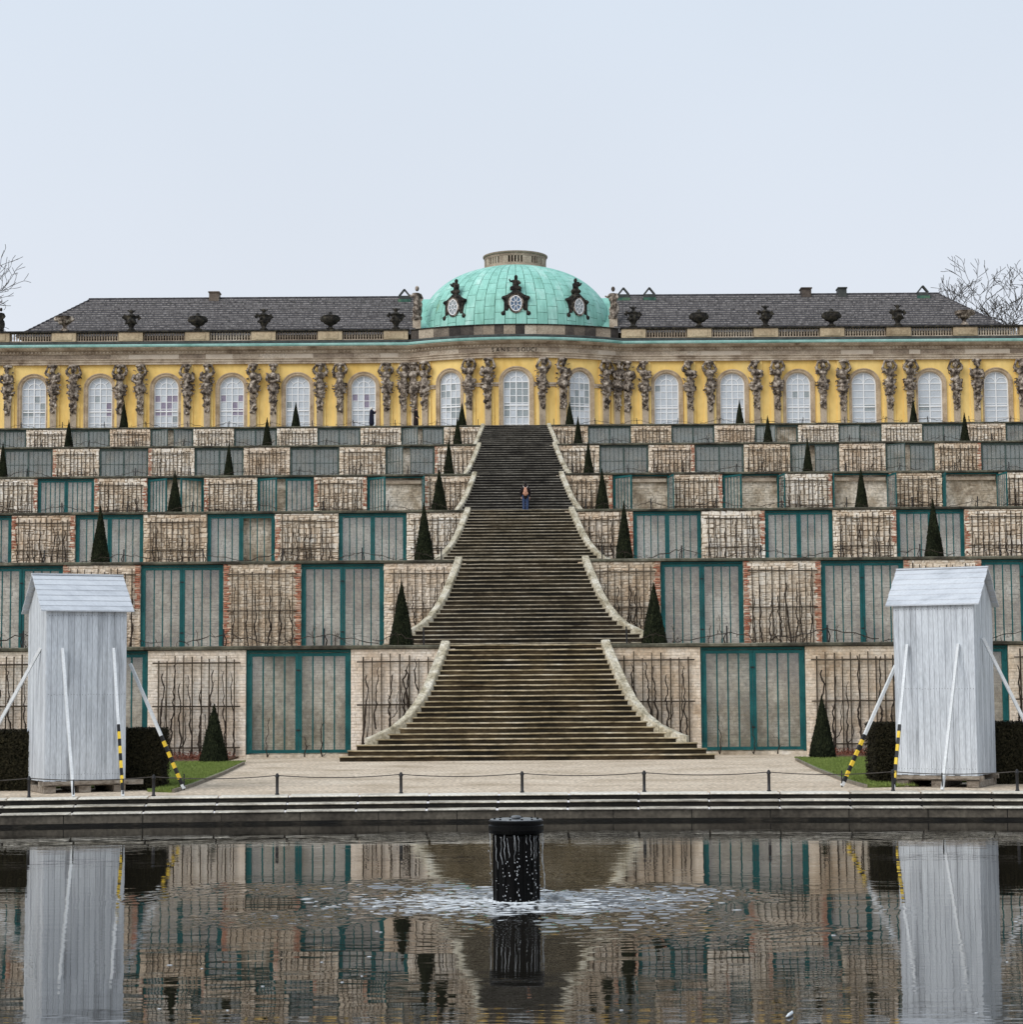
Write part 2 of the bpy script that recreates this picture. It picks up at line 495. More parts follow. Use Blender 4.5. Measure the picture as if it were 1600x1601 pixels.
MT['pane_blue'] = mat('blue_pane', [(.05, .09, .17), (.12, .2, .3)], 2, .12, coat=.6)
MT['surround'] = mat('window_surround', [(.28, .20, .125), (.44, .34, .23), (.56, .45, .32)], 1.0, .9, .004, fine=.18)
MT['letter'] = mat('letter', [(.008, .006, .005), (.02, .016, .012)], 4, .8)
# people
MT['skin'] = mat('skin', [(.50, .31, .23), (.56, .36, .27)], 8, .6, coord='O')
MT['hair_black'] = mat('hair_black', [(.006, .005, .005), (.02, .017, .015)], 20, .7, coord='O')
MT['hair_white'] = mat('hair_white', [(.65, .62, .55), (.8, .77, .7)], 20, .7, coord='O')
MT['jacket_dark'] = mat('jacket_dark', [(.008, .006, .007), (.022, .014, .015)], 8, .9, coord='O')
MT['coat_navy'] = mat('coat_navy', [(.006, .007, .018), (.014, .016, .035)], 8, .9, coord='O')
MT['jeans'] = mat('jeans', [(.02, .035, .085), (.055, .085, .17)], 6, .9, coord='O')
MT['bag'] = mat('bag_cloth', [(.42, .20, .13), (.58, .32, .22)], 8, .9, coord='O')
MT['strap'] = mat('strap', [(.5, .45, .4), (.6, .55, .5)], 8, .9, coord='O')
MT['shoe'] = mat('shoe', [(.6, .58, .54), (.7, .68, .64)], 8, .7, coord='O')
MT['red_leaf'] = mat('red_leaf', [(.06, .02, .014), (.16, .05, .03), (.22, .09, .05)], 4, .9, isl=.6)

# ------------------------------------------------------------------ site dimensions (metres)
WALL_Y = [66.9, 84.3, 102.6, 122.8, 141.0, 161.0]      # front planes of the six terrace walls
TOP_Z = [3.62, 7.48, 11.14, 15.08, 19.05, 22.95]       # tops of their copings
BASE_Z = [0.0] + TOP_Z[:5]
EXT = [22.3, 28.9, 35.5, 42.1, 42.1, 48.7]             # half length built in detail
PAL_Y = 181.0                                          # front plane of the palace wings
WATER_Z = -0.5
BAS_C, BAS_B = 22.0, 21.0                              # basin: centre y and half depth of the top edge
BAS_A = math.sqrt(70 * 21.0)


def ellipse(d, n, a0=0.0, a1=2 * PI):
    """points and outward normals of the basin outline shrunk by d"""
    r = []
    for i in range(n):
        t = a0 + (a1 - a0) * i / n
        a, b = BAS_A - d, BAS_B - d
        nx, ny = math.cos(t) / a, math.sin(t) / b
        l = math.hypot(nx, ny)
        r.append(((a * math.cos(t), BAS_C + b * math.sin(t)), (nx / l, ny / l)))
    return r


# ------------------------------------------------------------------ ground
def build_ground():
    n = 128
    inner = [p for p, _ in ellipse(-0.3, n)]
    vs = [(x, y, -0.01) for x, y in inner]
    rings = [(1.5, -0.01), (60, -0.01), (400, -0.01), (3000, -0.01)]
    for k, (d, z) in enumerate(rings):
        for i in range(n):
            t = 2 * PI * i / n
            vs.append(((BAS_A + d) * math.cos(t), BAS_C + (BAS_B + d) * math.sin(t), z))
    fs = []
    for k in range(len(rings)):
        for i in range(n):
            j = (i + 1) % n
            fs.append((k * n + i, (k + 1) * n + i, (k + 1) * n + j, k * n + j))
    mb = MB()
    mb.add(vs, fs)
    mb.build('ground', MT['gravel'], kind='structure')
    # decks of the terraces, and the hill top that carries the palace
    for k in range(6):
        y1 = WALL_Y[k + 1] + .5 if k < 5 else 420
        hw = 90 if k < 5 else 400
        MB().box(-hw, hw, WALL_Y[k] + .42, y1, BASE_Z[k] - .5, TOP_Z[k] - .03).build('terrace_ground', MT['terrace_gravel'], kind='structure')


def build_lawns():
    for s in (-1, 1):
        g0 = (-7.85 if s < 0 else 7.25)
        g1 = (-8.5 if s < 0 else 8.05)
        poly = [(g0, 44.75), (g0 * .97 + g1 * .03 - .02 * s, 47.5), (g0 * .55 + g1 * .45 - .06 * s, 54), (g1, 61.3), (g1 + .35 * s, 62.5), (34 * s, 62.5), (34 * s, 46.9), (11.9 * s, 46.9), (8.8 * s, 46.9), (8.45 * s, 45.2)]
        if s > 0:
            poly = poly[::-1]
        mb = MB()
        k = len(poly)
        vs = [(x, y, .035) for x, y in poly] + [(x, y, -.05) for x, y in poly]
        mb.add(vs, [tuple(reversed(range(k)))] + [(i, (i + 1) % k, k + (i + 1) % k, k + i) for i in range(k)])
        mb.build('lawn', MT['lawn'], kind='structure')
        # grass blades on the part that can be seen
        r = random.Random(11 + s)
        vs, fs = [], []
        for _ in range(42000):
            y = r.uniform(44.8, 62.4)
            edge = g0 + (g1 - g0) * (y - 44.8) / 17
            x = edge + s * (.02 + r.random() ** 1.4 * 4.2)
            if y < 46.95 and abs(x) > 8.3:
                continue
            h, w, a = r.uniform(.03, .075), r.uniform(.006, .013), r.uniform(0, 2 * PI)
            dx, dy = math.cos(a) * w, math.sin(a) * w
            b = len(vs)
            vs += [(x - dx, y - dy, .03), (x + dx, y + dy, .03), (x + r.uniform(-.03, .03), y + r.uniform(-.03, .03), .035 + h)]
            fs.append((b, b + 1, b + 2))
        tag(MB().add(vs, fs).build('grass', MT['grass']), 'short green lawn grass beside the %s white shed' % ('left' if s < 0 else 'right'), 'grass', None, 'stuff')
        # narrow stone edging between lawn and gravel
        path = [(g0 - .04 * s, 44.7), (g0 * .97 + g1 * .03 - .06 * s, 47.5), (g0 * .55 + g1 * .45 - .1 * s, 54), (g1 - .05 * s, 61.3), (g1 + .3 * s, 62.6)]
        mb = MB()
        for a, b in zip(path[:-1], path[1:]):
            mb.bar((*a, .02), (*b, .02), .06, .09)
        mb.build('lawn_edging', MT['edging'], kind='structure')
        # planting bed along the foot of the wall
        mb = MB()
        x0, x1 = (-34, -9.35) if s < 0 else (9.35, 34)
        mb.box(x0, x1, 62.6, 66.85, -.05, .05)
        mb.build('planting_bed', MT['soil'], kind='structure')
        vs, fs = [], []
        for _ in range(5000):
            x = r.uniform(x0, x1) if r.random() < .3 else s * r.uniform(9.4, 13.5)
            y, a = r.uniform(63.5, 66.7), r.uniform(0, 6.28)
            z = .05 + r.random() ** 2 * .16
            l = r.uniform(.02, .05)
            b = len(vs)
            vs += [(x, y, z), (x + math.cos(a) * l, y + math.sin(a) * l, z + r.uniform(-.02, .04)), (x + math.cos(a + 1.2) * l, y + math.sin(a + 1.2) * l, z + r.uniform(-.02, .05))]
            fs.append((b, b + 1, b + 2))
        tag(MB().add(vs, fs).build('fallen_leaves', MT['red_leaf']), 'reddish brown dead leaves on the bed at the foot of the lowest wall, %s side' % ('left' if s < 0 else 'right'), 'leaves', None, 'stuff')


# ------------------------------------------------------------------ basin, water, fountain
def build_basin():
    root = empty('basin_edge', (0, BAS_C + BAS_B, 0), kind='structure')
    tiers = [(-.75, 0.0, 0.0), (0.0, .55, -.12), (.55, 1.1, -.24)]
    for t, (d0, d1, z) in enumerate(tiers):
        # individual slabs along the visible far side, one ring beyond
        a_vis = 1.18
        a0, a1 = PI / 2 - .40, PI / 2 + .40
        m = 21
        off = .35 * t / m
        for i in range(m):
            t0 = a0 + (a1 - a0) * (i + off) / m + .0007
            t1 = a0 + (a1 - a0) * (i + 1 + off) / m - .0007
            jz = rnd.uniform(-.005, .005)
            prof = [(-d1 - .045, z - .026 + jz), (-d1 - .055, z - .014 + jz), (-d1 - .04, z + jz), (-d0 + .03, z + jz), (-d0 + .03, z - .09 + jz), (-d1, z - .028 + jz)]
            pts = []
            for q in range(3):
                tt = t0 + (t1 - t0) * q / 2
                nx, ny = math.cos(tt) / BAS_A, math.sin(tt) / BAS_B
                l = math.hypot(nx, ny)
                pts.append(((BAS_A * math.cos(tt), BAS_C + BAS_B * math.sin(tt)), (nx / l, ny / l)))
            MB().sweep(prof, pts).build('coping_stone', MT['coping_pool' if t == 0 else 'coping_wet'], root)
        prof = [(-d1 - .05, z - .026), (-d1 - .05, z), (-d0 + .03, z), (-d0 + .03, z - .09)]
        n = 160
        pts = []
        for q in range(n + 1):
            tt = a1 + off * (a1 - a0) / 1.0 + .001 + (2 * PI - (a1 - a0) - .004) * q / n
            nx, ny = math.cos(tt) / BAS_A, math.sin(tt) / BAS_B
            l = math.hypot(nx, ny)
            pts.append(((BAS_A * math.cos(tt), BAS_C + BAS_B * math.sin(tt)), (nx / l, ny / l)))
        o = MB().sweep(prof, pts).build('coping_ring', MT['coping_pool'], root)
        pts = ellipse(0, 180)
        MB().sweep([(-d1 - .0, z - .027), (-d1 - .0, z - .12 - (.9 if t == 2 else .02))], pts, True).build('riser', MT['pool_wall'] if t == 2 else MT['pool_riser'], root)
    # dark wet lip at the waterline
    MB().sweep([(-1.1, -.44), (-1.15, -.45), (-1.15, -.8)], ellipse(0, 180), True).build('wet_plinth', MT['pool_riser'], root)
    # joints of the wall stones as real grooves: thin dark recess strips set proud as mortar lines
    for i in range(19):
        tt = PI / 2 - .40 + .80 * (i + .5) / 19
        nx, ny = math.cos(tt) / BAS_A, math.sin(tt) / BAS_B
        l = math.hypot(nx, ny)
        x, y = BAS_A * math.cos(tt) - nx / l * 1.102, BAS_C + BAS_B * math.sin(tt) - ny / l * 1.102
        MB().box(x - .008, x + .008, y - .004, y + .02, -.44, -.27).build('joint', MT['pool_riser'], root)


FX, FY = -0.41, 26.4


def build_water():
    rs = list(np.concatenate([np.arange(.24, 5.2, .034), np.arange(5.25, 9, .11)]))
    na = 300
    r_ = np.array(rs)
    rng = np.random.RandomState(3)
    # ring ripples spreading from the falling water, in patches
    ang = np.linspace(0, 2 * PI, na, endpoint=False)
    A, Rr = np.meshgrid(ang, r_)
    X, Y = FX + Rr * np.cos(A), FY + Rr * np.sin(A)

    def patch(seed, s):
        g = np.random.RandomState(seed)
        v = np.zeros_like(X)
        for _ in range(9):
            kx, ky, ph = g.normal(0, s), g.normal(0, s), g.uniform(0, 6.28)
            v += np.sin(kx * X + ky * Y + ph)
        return v / 3.0
    p1, p2, p3 = patch(1, 2.2), patch(2, 1.2), patch(5, 4.5)
    def chop(seed, l0, l1, n):
        """short crested waves of mixed direction; sum has unit slope"""
        g = np.random.RandomState(seed)
        v = np.zeros_like(X)
        for _ in range(n):
            lam = g.uniform(l0, l1)
            th = g.normal(PI / 2, .75)
            k_ = 2 * PI / lam
            v += np.sin(k_ * (X * math.cos(th) + Y * math.sin(th)) + g.uniform(0, 6.28)) / k_
        return v / math.sqrt(n / 2)
    near = np.exp(-(Rr / 1.25) ** 2)
    wide = np.exp(-((X - FX) / 3.9) ** 2 - ((Y - FY + .2) / 2.5) ** 2) * np.clip(p2 * 1.3 + .35, 0, 1.6)
    ringw = np.sin(2 * PI * Rr / .42 + 1.6 * p1 + 1.2 * p3) * .42 / (2 * PI)
    z = near * (.20 * chop(21, .10, .26, 14) + .07 * ringw) + wide * (.17 * chop(22, .12, .34, 14) + .05 * ringw)
    z = z * np.clip((8.2 - Rr) / 3, 0, 1)
    vs = [(X[i, j], Y[i, j], WATER_Z + z[i, j]) for i in range(len(r_)) for j in range(na)]
    fs = []
    for i in range(len(r_) - 1):
        for j in range(na):
            j2 = (j + 1) % na
            fs.append((i * na + j, i * na + j2, (i + 1) * na + j2, (i + 1) * na + j))
    # carry on from the last ring to the rim of the basin
    a, b = BAS_A - 1.06, BAS_B - 1.06
    nv = list(vs)
    last = (len(r_) - 1) * na
    steps = 10
    for t in range(1, steps + 1):
        for j in range(na):
            x, y, _ = vs[last + j]
            dx, dy = x - FX, y - FY
            A_ = (dx / a) ** 2 + (dy / b) ** 2
            B_ = 2 * (FX * dx / a ** 2 + (FY - BAS_C) * dy / b ** 2)
            C_ = (FX / a) ** 2 + ((FY - BAS_C) / b) ** 2 - 1
            q = (-B_ + math.sqrt(max(0, B_ * B_ - 4 * A_ * C_))) / (2 * A_)
            f = 1 + (q - 1) * t / steps
            nv.append((FX + dx * f, FY + dy * f, WATER_Z))
    for t in range(steps):
        o0 = last + t * na
        for j in range(na):
            j2 = (j + 1) % na
            fs.append((o0 + j, o0 + j2, o0 + na + j2, o0 + na + j))
    m = bpy.data.materials.new('water')
    m.use_nodes = True
    N, L = m.node_tree.nodes, m.node_tree.links
    bs = N['Principled BSDF']
    bs.inputs['Base Color'].default_value = (.011, .0095, .007, 1)
    bs.inputs['Roughness'].default_value = .0
    bs.inputs['IOR'].default_value = 2.0
    bs.inputs['Specular IOR Level'].default_value = .5
    g = N.new('ShaderNodeNewGeometry')
    hs = None
    pm = N.new('ShaderNodeMapping')
    pm.inputs['Scale'].default_value = (.45, 1.0, 1)
    L.new(g.outputs['Position'], pm.inputs[0])
    pn = N.new('ShaderNodeTexNoise')
    pn.inputs['Scale'].default_value = .55
    pn.inputs['Detail'].default_value = 3
    L.new(pm.outputs[0], pn.inputs['Vector'])
    pr = N.new('ShaderNodeMapRange')
    pr.inputs[1].default_value, pr.inputs[2].default_value = .44, .66
    pr.inputs[3].default_value, pr.inputs[4].default_value = .28, 1.5
    L.new(pn.outputs['Fac'], pr.inputs[0])
    for sc, st, amp in ((.8, (1, 2.2, 1), .0055), (3.2, (.6, 2.6, 1), .0021), (8, (.5, 2.4, 1), .0006)):
        mp = N.new('ShaderNodeMapping')
        mp.inputs['Scale'].default_value = st
        L.new(g.outputs['Position'], mp.inputs[0])
        n = N.new('ShaderNodeTexNoise')
        n.inputs['Scale'].default_value = sc
        n.inputs['Detail'].default_value = 2
        L.new(mp.outputs[0], n.inputs['Vector'])
        mu = N.new('ShaderNodeMath')
        mu.operation = 'MULTIPLY'
        mu.inputs[1].default_value = amp
        L.new(n.outputs['Fac'], mu.inputs[0])
        if sc > 1:
            m2 = N.new('ShaderNodeMath')
            m2.operation = 'MULTIPLY'
            L.new(mu.outputs[0], m2.inputs[0])
            L.new(pr.outputs[0], m2.inputs[1])
            mu = m2
        if hs is None:
            hs = mu.outputs[0]
        else:
            ad = N.new('ShaderNodeMath')
            ad.operation = 'ADD'
            L.new(hs, ad.inputs[0])
            L.new(mu.outputs[0], ad.inputs[1])
            hs = ad.outputs[0]
    bp = N.new('ShaderNodeBump')
    bp.inputs['Distance'].default_value = 1.0
    bp.inputs['Strength'].default_value = .55
    L.new(hs, bp.inputs['Height'])
    L.new(bp.outputs[0], bs.inputs['Normal'])
    MB().add(nv, fs).build('water', m, smooth=True, kind='structure')


def build_fountain():
    root = empty('fountain_pedestal', (FX, FY, WATER_Z), label='black wet drum of the fountain standing in the pool', cat='fountain')
    c = (FX, FY, 0)
    MB().lathe([(.285, -1.3), (.29, -.48), (.285, .30), (.29, .36)], 40, c).build('drum', MT['wet_black'], root, True)
    for k in range(14):
        a = 2 * PI * (k + .3) / 14
        MB().tube([(FX + .29 * math.cos(a), FY + .29 * math.sin(a), -.52), (FX + .29 * math.cos(a), FY + .29 * math.sin(a), .34)], .014, 6).build('drum_stave', MT['wet_black'], root)
    MB().lathe([(.29, .345), (.345, .36), (.355, .40), (.355, .455), (.34, .47), (.34, .485), (.352, .49), (.352, .515), (.33, .525), (0.0, .525)], 48, c).build('cap', [MT['wet_black']], root)
    MB().lathe([(.335, .527), (.33, .533), (0.0, .533)], 48, c).build('top_plate', MT['cap_slate'], root)
    MB().lathe([(.05, .533), (.062, .545), (.066, .56), (.05, .575), (0, .58)], 20, c).build('nozzle', MT['cap_slate'], root, True)
    for k in range(12):
        a = 2 * PI * (k + .5) / 12
        MB().lathe([(.014, .533), (.014, .547), (0, .549)], 6, (FX + .285 * math.cos(a), FY + .285 * math.sin(a), 0)).build('bolt', MT['wet_black'], root)
    # water running down and dripping
    r = random.Random(4)
    mb = MB()
    for k in range(17):
        a = r.uniform(0, 2 * PI) if k > 11 else [-2.55, -2.25, -1.95, -1.62, -1.5, -1.15, -.95, -.6, -.12, .05, -3.0, -3.2][k]
        rad = .335 if k in (8, 9, 10, 11) else .31
        z, x, y = .36 + r.uniform(-.05, .08), FX + rad * math.cos(a), FY + rad * math.sin(a)
        pts, rr = [], []
        while z > WATER_Z:
            pts.append((x + r.uniform(-.008, .008), y, z))
            rr.append(max(.0015, r.uniform(.001, .0048) * (1.5 if k in (8, 9) else 1)))
            z -= r.uniform(.025, .06)
            x += r.uniform(-.006, .008)
        n_cont = len(pts) if k in (8, 9, 10) else int(len(pts) * r.uniform(.25, .55))
        if n_cont > 2:
            mb.tube(pts[:n_cont], rr[:n_cont], 5)
        for p in pts[n_cont:]:
            if r.random() < .6:
                q = r.uniform(.003, .0085)
                mb.ell((p[0] + r.uniform(-.02, .02), p[1], p[2]), (q, q, q * r.uniform(1, 1.9)), 6)
    tag(mb.build('falling_water', MT['drip'], smooth=True), 'thin white streams and drops running down the black fountain drum', 'falling water', None, 'stuff')
    mb = MB()
    for _ in range(950):
        if r.random() < .22:
            a, d = r.uniform(0, 2 * PI), .29 + abs(r.gauss(0, .05))
            s1 = r.uniform(.008, .024)
            mb.ell((FX + d * math.cos(a), FY + d * math.sin(a), WATER_Z + .004), (s1 * 1.6, s1, s1 * .6), 6)
        else:
            x, y = r.gauss(0, 1.0), r.gauss(-.1, .8)
            if abs(x) > .9:
                y *= .75
            if math.hypot(x, y) < .33 or abs(x) > 2.9:
                continue
            L_ = r.uniform(.02, .13) * (1.2 if abs(x) < 1.3 else .8)
            mb.ell((FX + x, FY + y, WATER_Z + .003), (L_, r.uniform(.004, .015), .004), 6)  # long white flecks among the foam, shaped to imitate sky glints on ripples
    tag(mb.build('foam', MT['foam'], smooth=True), 'white foam, bubbles and modelled sky glints on the pool around the fountain drum', 'foam', None, 'stuff')
    mb = MB()
    for _ in range(28):
        x, y = r.uniform(-6, 6), r.uniform(15.8, 24)
        q = r.uniform(.006, .016)
        mb.ell((x, y, WATER_Z + .003), (q * r.uniform(1, 2.4), q, .004), 6)
    tag(mb.build('floating_specks', MT['foam'], smooth=True), 'tiny pale specks and fluff floating on the near water', 'floating debris', None, 'stuff')
    # one little white feather
    path = [(1.77, 17.0, WATER_Z + .012), (1.80, 17.06, WATER_Z + .018), (1.84, 17.16, WATER_Z + .02), (1.86, 17.3, WATER_Z + .014)]
    f = MB().tube(path, [.004, .014, .013, .003], 6).build('feather', MT['foam'], smooth=True)
    tag(f, 'small curled white feather floating on the water right of the drum', 'feather')


build_ground()
build_lawns()
build_basin()
build_water()
build_fountain()

# ------------------------------------------------------------------ terrace walls
ORD = ['lowest', 'second', 'third', 'fourth', 'fifth', 'topmost']
NTH = ['first', 'second', 'third', 'fourth', 'fifth', 'sixth', 'seventh', 'eighth', 'ninth', 'tenth', 'eleventh', 'twelfth', 'thirteenth', 'fourteenth', 'fifteenth']
NICHE0, NICHE_W, PITCH = 5.70, 3.42, 6.62
# leaf opening angles in degrees (left leaf, right leaf) by (terrace, side, index); None = leaf missing
OPEN = {(3, -1, 0): (48, 97), (3, -1, 1): (42, 6), (3, -1, 2): (40, 44), (3, 1, 0): (52, 98), (3, 1, 1): (55, 98), (3, 1, 2): (98, 99), (3, 1, 3): (97, 98),
        (4, -1, 0): (44, 3), (4, 1, 2): (48, 4), (4, 1, 3): (50, 2), (5, -1, 0): (38, 3), (5, -1, 3): (30, 34), (5, 1, 2): (26, 0), (5, 1, 3): (22, 0), (4, -1, 3): (0, 2)}


def stone_field(x0, x1, z0, z1, y, r, hh, ll, dep, gap=.010, irr=.12, bev=.25):
    """courses that wander, split and merge, so that the wall reads as rubble"""
    mb = MB()
    z = z0
    ph = r.uniform(0, 6)
    wav = lambda x, zz: irr * .22 * (math.sin(x * 1.9 + ph + zz * 2.3) + .6 * math.sin(x * 4.3 + zz * 5.1)) * min(1, (zz - z0) * 3, max(0, (z1 - zz) * 3))
    while z < z1 - .02:
        h = r.uniform(*hh)
        if z + h > z1 - hh[0] * .5:
            h = z1 - z
        x = x0 - r.uniform(0, ll[0])
        while x < x1:
            l = r.uniform(*ll)
            a, b = max(x0, x), min(x1, x + l)
            if x1 - b < ll[0] * .4:
                b = x1
                l = b - x
            if b - a > .03:
                w0, w1 = wav((a + b) / 2, z), wav((a + b) / 2, z + h)
                za, zb_ = z + w0, z + h + w1
                if irr > .05 and h > .17 and r.random() < .3:
                    zm = za + (zb_ - za) * r.uniform(.38, .62)
                    cuts = [(za, zm), (zm, zb_)]
                else:
                    cuts = [(za, zb_)]
                for c0, c1 in cuts:
                    mb.stone(a + gap * .5, b - gap * .5, c0 + gap * .5, c1 - gap * .5, y, r.uniform(*dep), r, bev, irr)
            x += l
        z += h
    return mb


def unit_meshes():
    U = {}
    U['lath_v'] = MB().box(-.020, .020, -.014, .014, 0, 1).mesh('lath', MT['lath'])
    U['lath_h'] = MB().box(0, 1, -.014, .010, -.024, .024).mesh('lath', MT['lath'])
    U['bar'] = MB().box(-.024, .024, -.014, .014, 0, 1).mesh('bar', MT['teal'])
    U['bar_old'] = MB().box(-.022, .022, -.012, .012, 0, 1).mesh('bar', MT['teal_old'])
    for k, g in (('low', 'glass_low'), ('mid', 'glass_mid'), ('top', 'glass_top')):
        U['pane_' + k] = MB().box(0, 1, -.004, .004, 0, 1).mesh('pane', MT[g])
    U['coping'] = {}
    return U


UM = unit_meshes()


def vine_mesh(seed, h, fat=1.0):
    r = random.Random(seed)
    mb = MB()

    def grow(x, y, z, ztop, rad, lean):
        pts, rr = [], []
        z0 = z
        px = x
        while z < ztop:
            f = (z - z0) / max(.1, ztop - z0)
            pts.append((px, y + r.uniform(-.02, .02), z))
            rr.append(rad * fat * (1 - .62 * f) * r.uniform(.75, 1.3))
            z += r.uniform(.09, .2)
            px += r.uniform(-.05, .05) + lean * .03 + (x - px) * .12
        if len(pts) > 2:
            mb.tube(pts, rr, 5)
        return pts
    thin = h < 1.35
    base = grow(0, 0, 0, h, r.uniform(.016, .024) if thin else r.uniform(.026, .040), r.uniform(-.4, .4))
    if not thin and r.random() < .4:
        p = base[r.randint(1, 3)]
        d = r.choice((-1, 1)) * r.uniform(.16, .3)
        pts = [p, (p[0] + d * .6, p[1], p[2] + .12), (p[0] + d, p[1], p[2] + .35)]
        top = p[2] + r.uniform(.9, 2.0)
        x, z = pts[-1][0], pts[-1][2]
        while z < min(top, h):
            z += r.uniform(.1, .2)
            x += r.uniform(-.04, .04)
            pts.append((x, p[1] + r.uniform(-.02, .02), z))
        mb.tube(pts, [fat * r.uniform(.010, .018) * (1 - .5 * i / len(pts)) for i in range(len(pts))], 4)
    for _ in range(r.randint(2, 4)):
        p = base[r.randint(0, len(base) - 1)]
        d = r.uniform(-.14, .14)
        mb.tube([p, (p[0] + d * .6, p[1] - .02, p[2] + r.uniform(0, .1)), (p[0] + d, p[1] - .03, p[2] + r.uniform(.0, .25))], [.009, .006, .003], 4)
    return mb.mesh('grapevine', MT['vine'])


VINES = [vine_mesh(40 + k, [1.7, 2.1, 2.5, 2.7, 2.9, 3.1, 2.3, 2.8][k]) for k in range(8)]
VINES_FAT = [vine_mesh(60 + k, [2.3, 2.5, 2.8, 2.9, 3.0, 3.1, 2.6, 2.9][k], 1.25) for k in range(8)]
SPRIGS = [vine_mesh(80 + k, [.7, 1.0, 1.3, .5][k]) for k in range(4)]


def gate(root, k, xa, xb, zb, zt, y, ang, r):
    """a pair of glazed steel leaves in a fixed frame"""
    old = k >= 4
    mt = MT['teal_old'] if old else MT['teal']
    gl = UM['pane_low'] if k < 2 else (UM['pane_mid'] if k < 4 else UM['pane_top'])
    br = UM['bar_old'] if old else UM['bar']
    fr = MB()
    fr.box(xa, xa + .075, y - .03, y + .05, zb, zt)
    fr.box(xb - .075, xb, y - .03, y + .05, zb, zt)
    fr.box(xa + .075, xb - .075, y - .02, y + .05, zt - .08, zt - .002)
    if k < 3:
        for zz in (.12, .5, .88):
            for xx in (xa + .075, xb - .075):
                fr.box(xx - .03, xx + .03, y - .055, y - .031, zb + (zt - zb) * zz - .07, zb + (zt - zb) * zz + .07)
    fr.build('gate_frame', mt, root)
    w = (xb - xa - .15) / 2 - .008
    h = zt - zb - .13
    for side in (0, 1):
        a = R(ang[side])
        hx = xa + .079 if side == 0 else xb - .079
        lf = empty('gate_leaf', (hx, y + .005, zb + .03), (-a if side == 0 else PI + a), root)
        # local x runs away from the hinge
        st = .105 if not old else .055
        m = MB()
        m.box(0, st, -.03, .03, 0, h)
        m.box(w - st, w, -.03, .03, 0, h)
        m.box(st, w - st, -.027, .027, 0, st)
        m.box(st, w - st, -.027, .027, h - st, h)
        m.build('leaf_frame', mt, lf, world=False)
        nb = 3 if k < 3 else 4
        if k < 4:
            for i in range(nb):
                o = link('bar', br, lf, (st + (w - 2 * st) * (i + 1) / (nb + 1), 0, st), 0, False)
                o.scale = (1, 1, h - 2 * st)
        else:
            m = MB()
            for i in range(nb):
                x = st + (w - 2 * st) * (i + 1) / (nb + 1)
                m.box(x - .014, x + .014, -.012, .012, st, h - st)
            if k == 4:
                m.box(st, w - st, -.011, .011, h * .72, h * .72 + .03)
            m.build('leaf_bars', mt, lf, world=False)
        if r.random() > .04:
            o = link('pane', gl, lf, (st, .016 if side == 0 else -.016, st), 0, False)
            o.scale = (w - 2 * st, 1, h - 2 * st)
        if k < 2 and side == 0:
            for zz in (h * .22, h * .82):
                MB().box(w - .07, w + .06, -.05, -.031, zz, zz + .05).build('latch', MT['iron'], lf, world=False)


FAR = {}


def far_vine(k, x, y, z, sz, r):
    me = r.choice(VINES_FAT)
    sx = r.choice((-1, 1)) * r.uniform(.9, 1.3)
    FAR.setdefault(k, MB()).add([(x + v.co.x * sx, y + v.co.y, z + v.co.z * sz) for v in me.vertices], [tuple(p.vertices) for p in me.polygons])


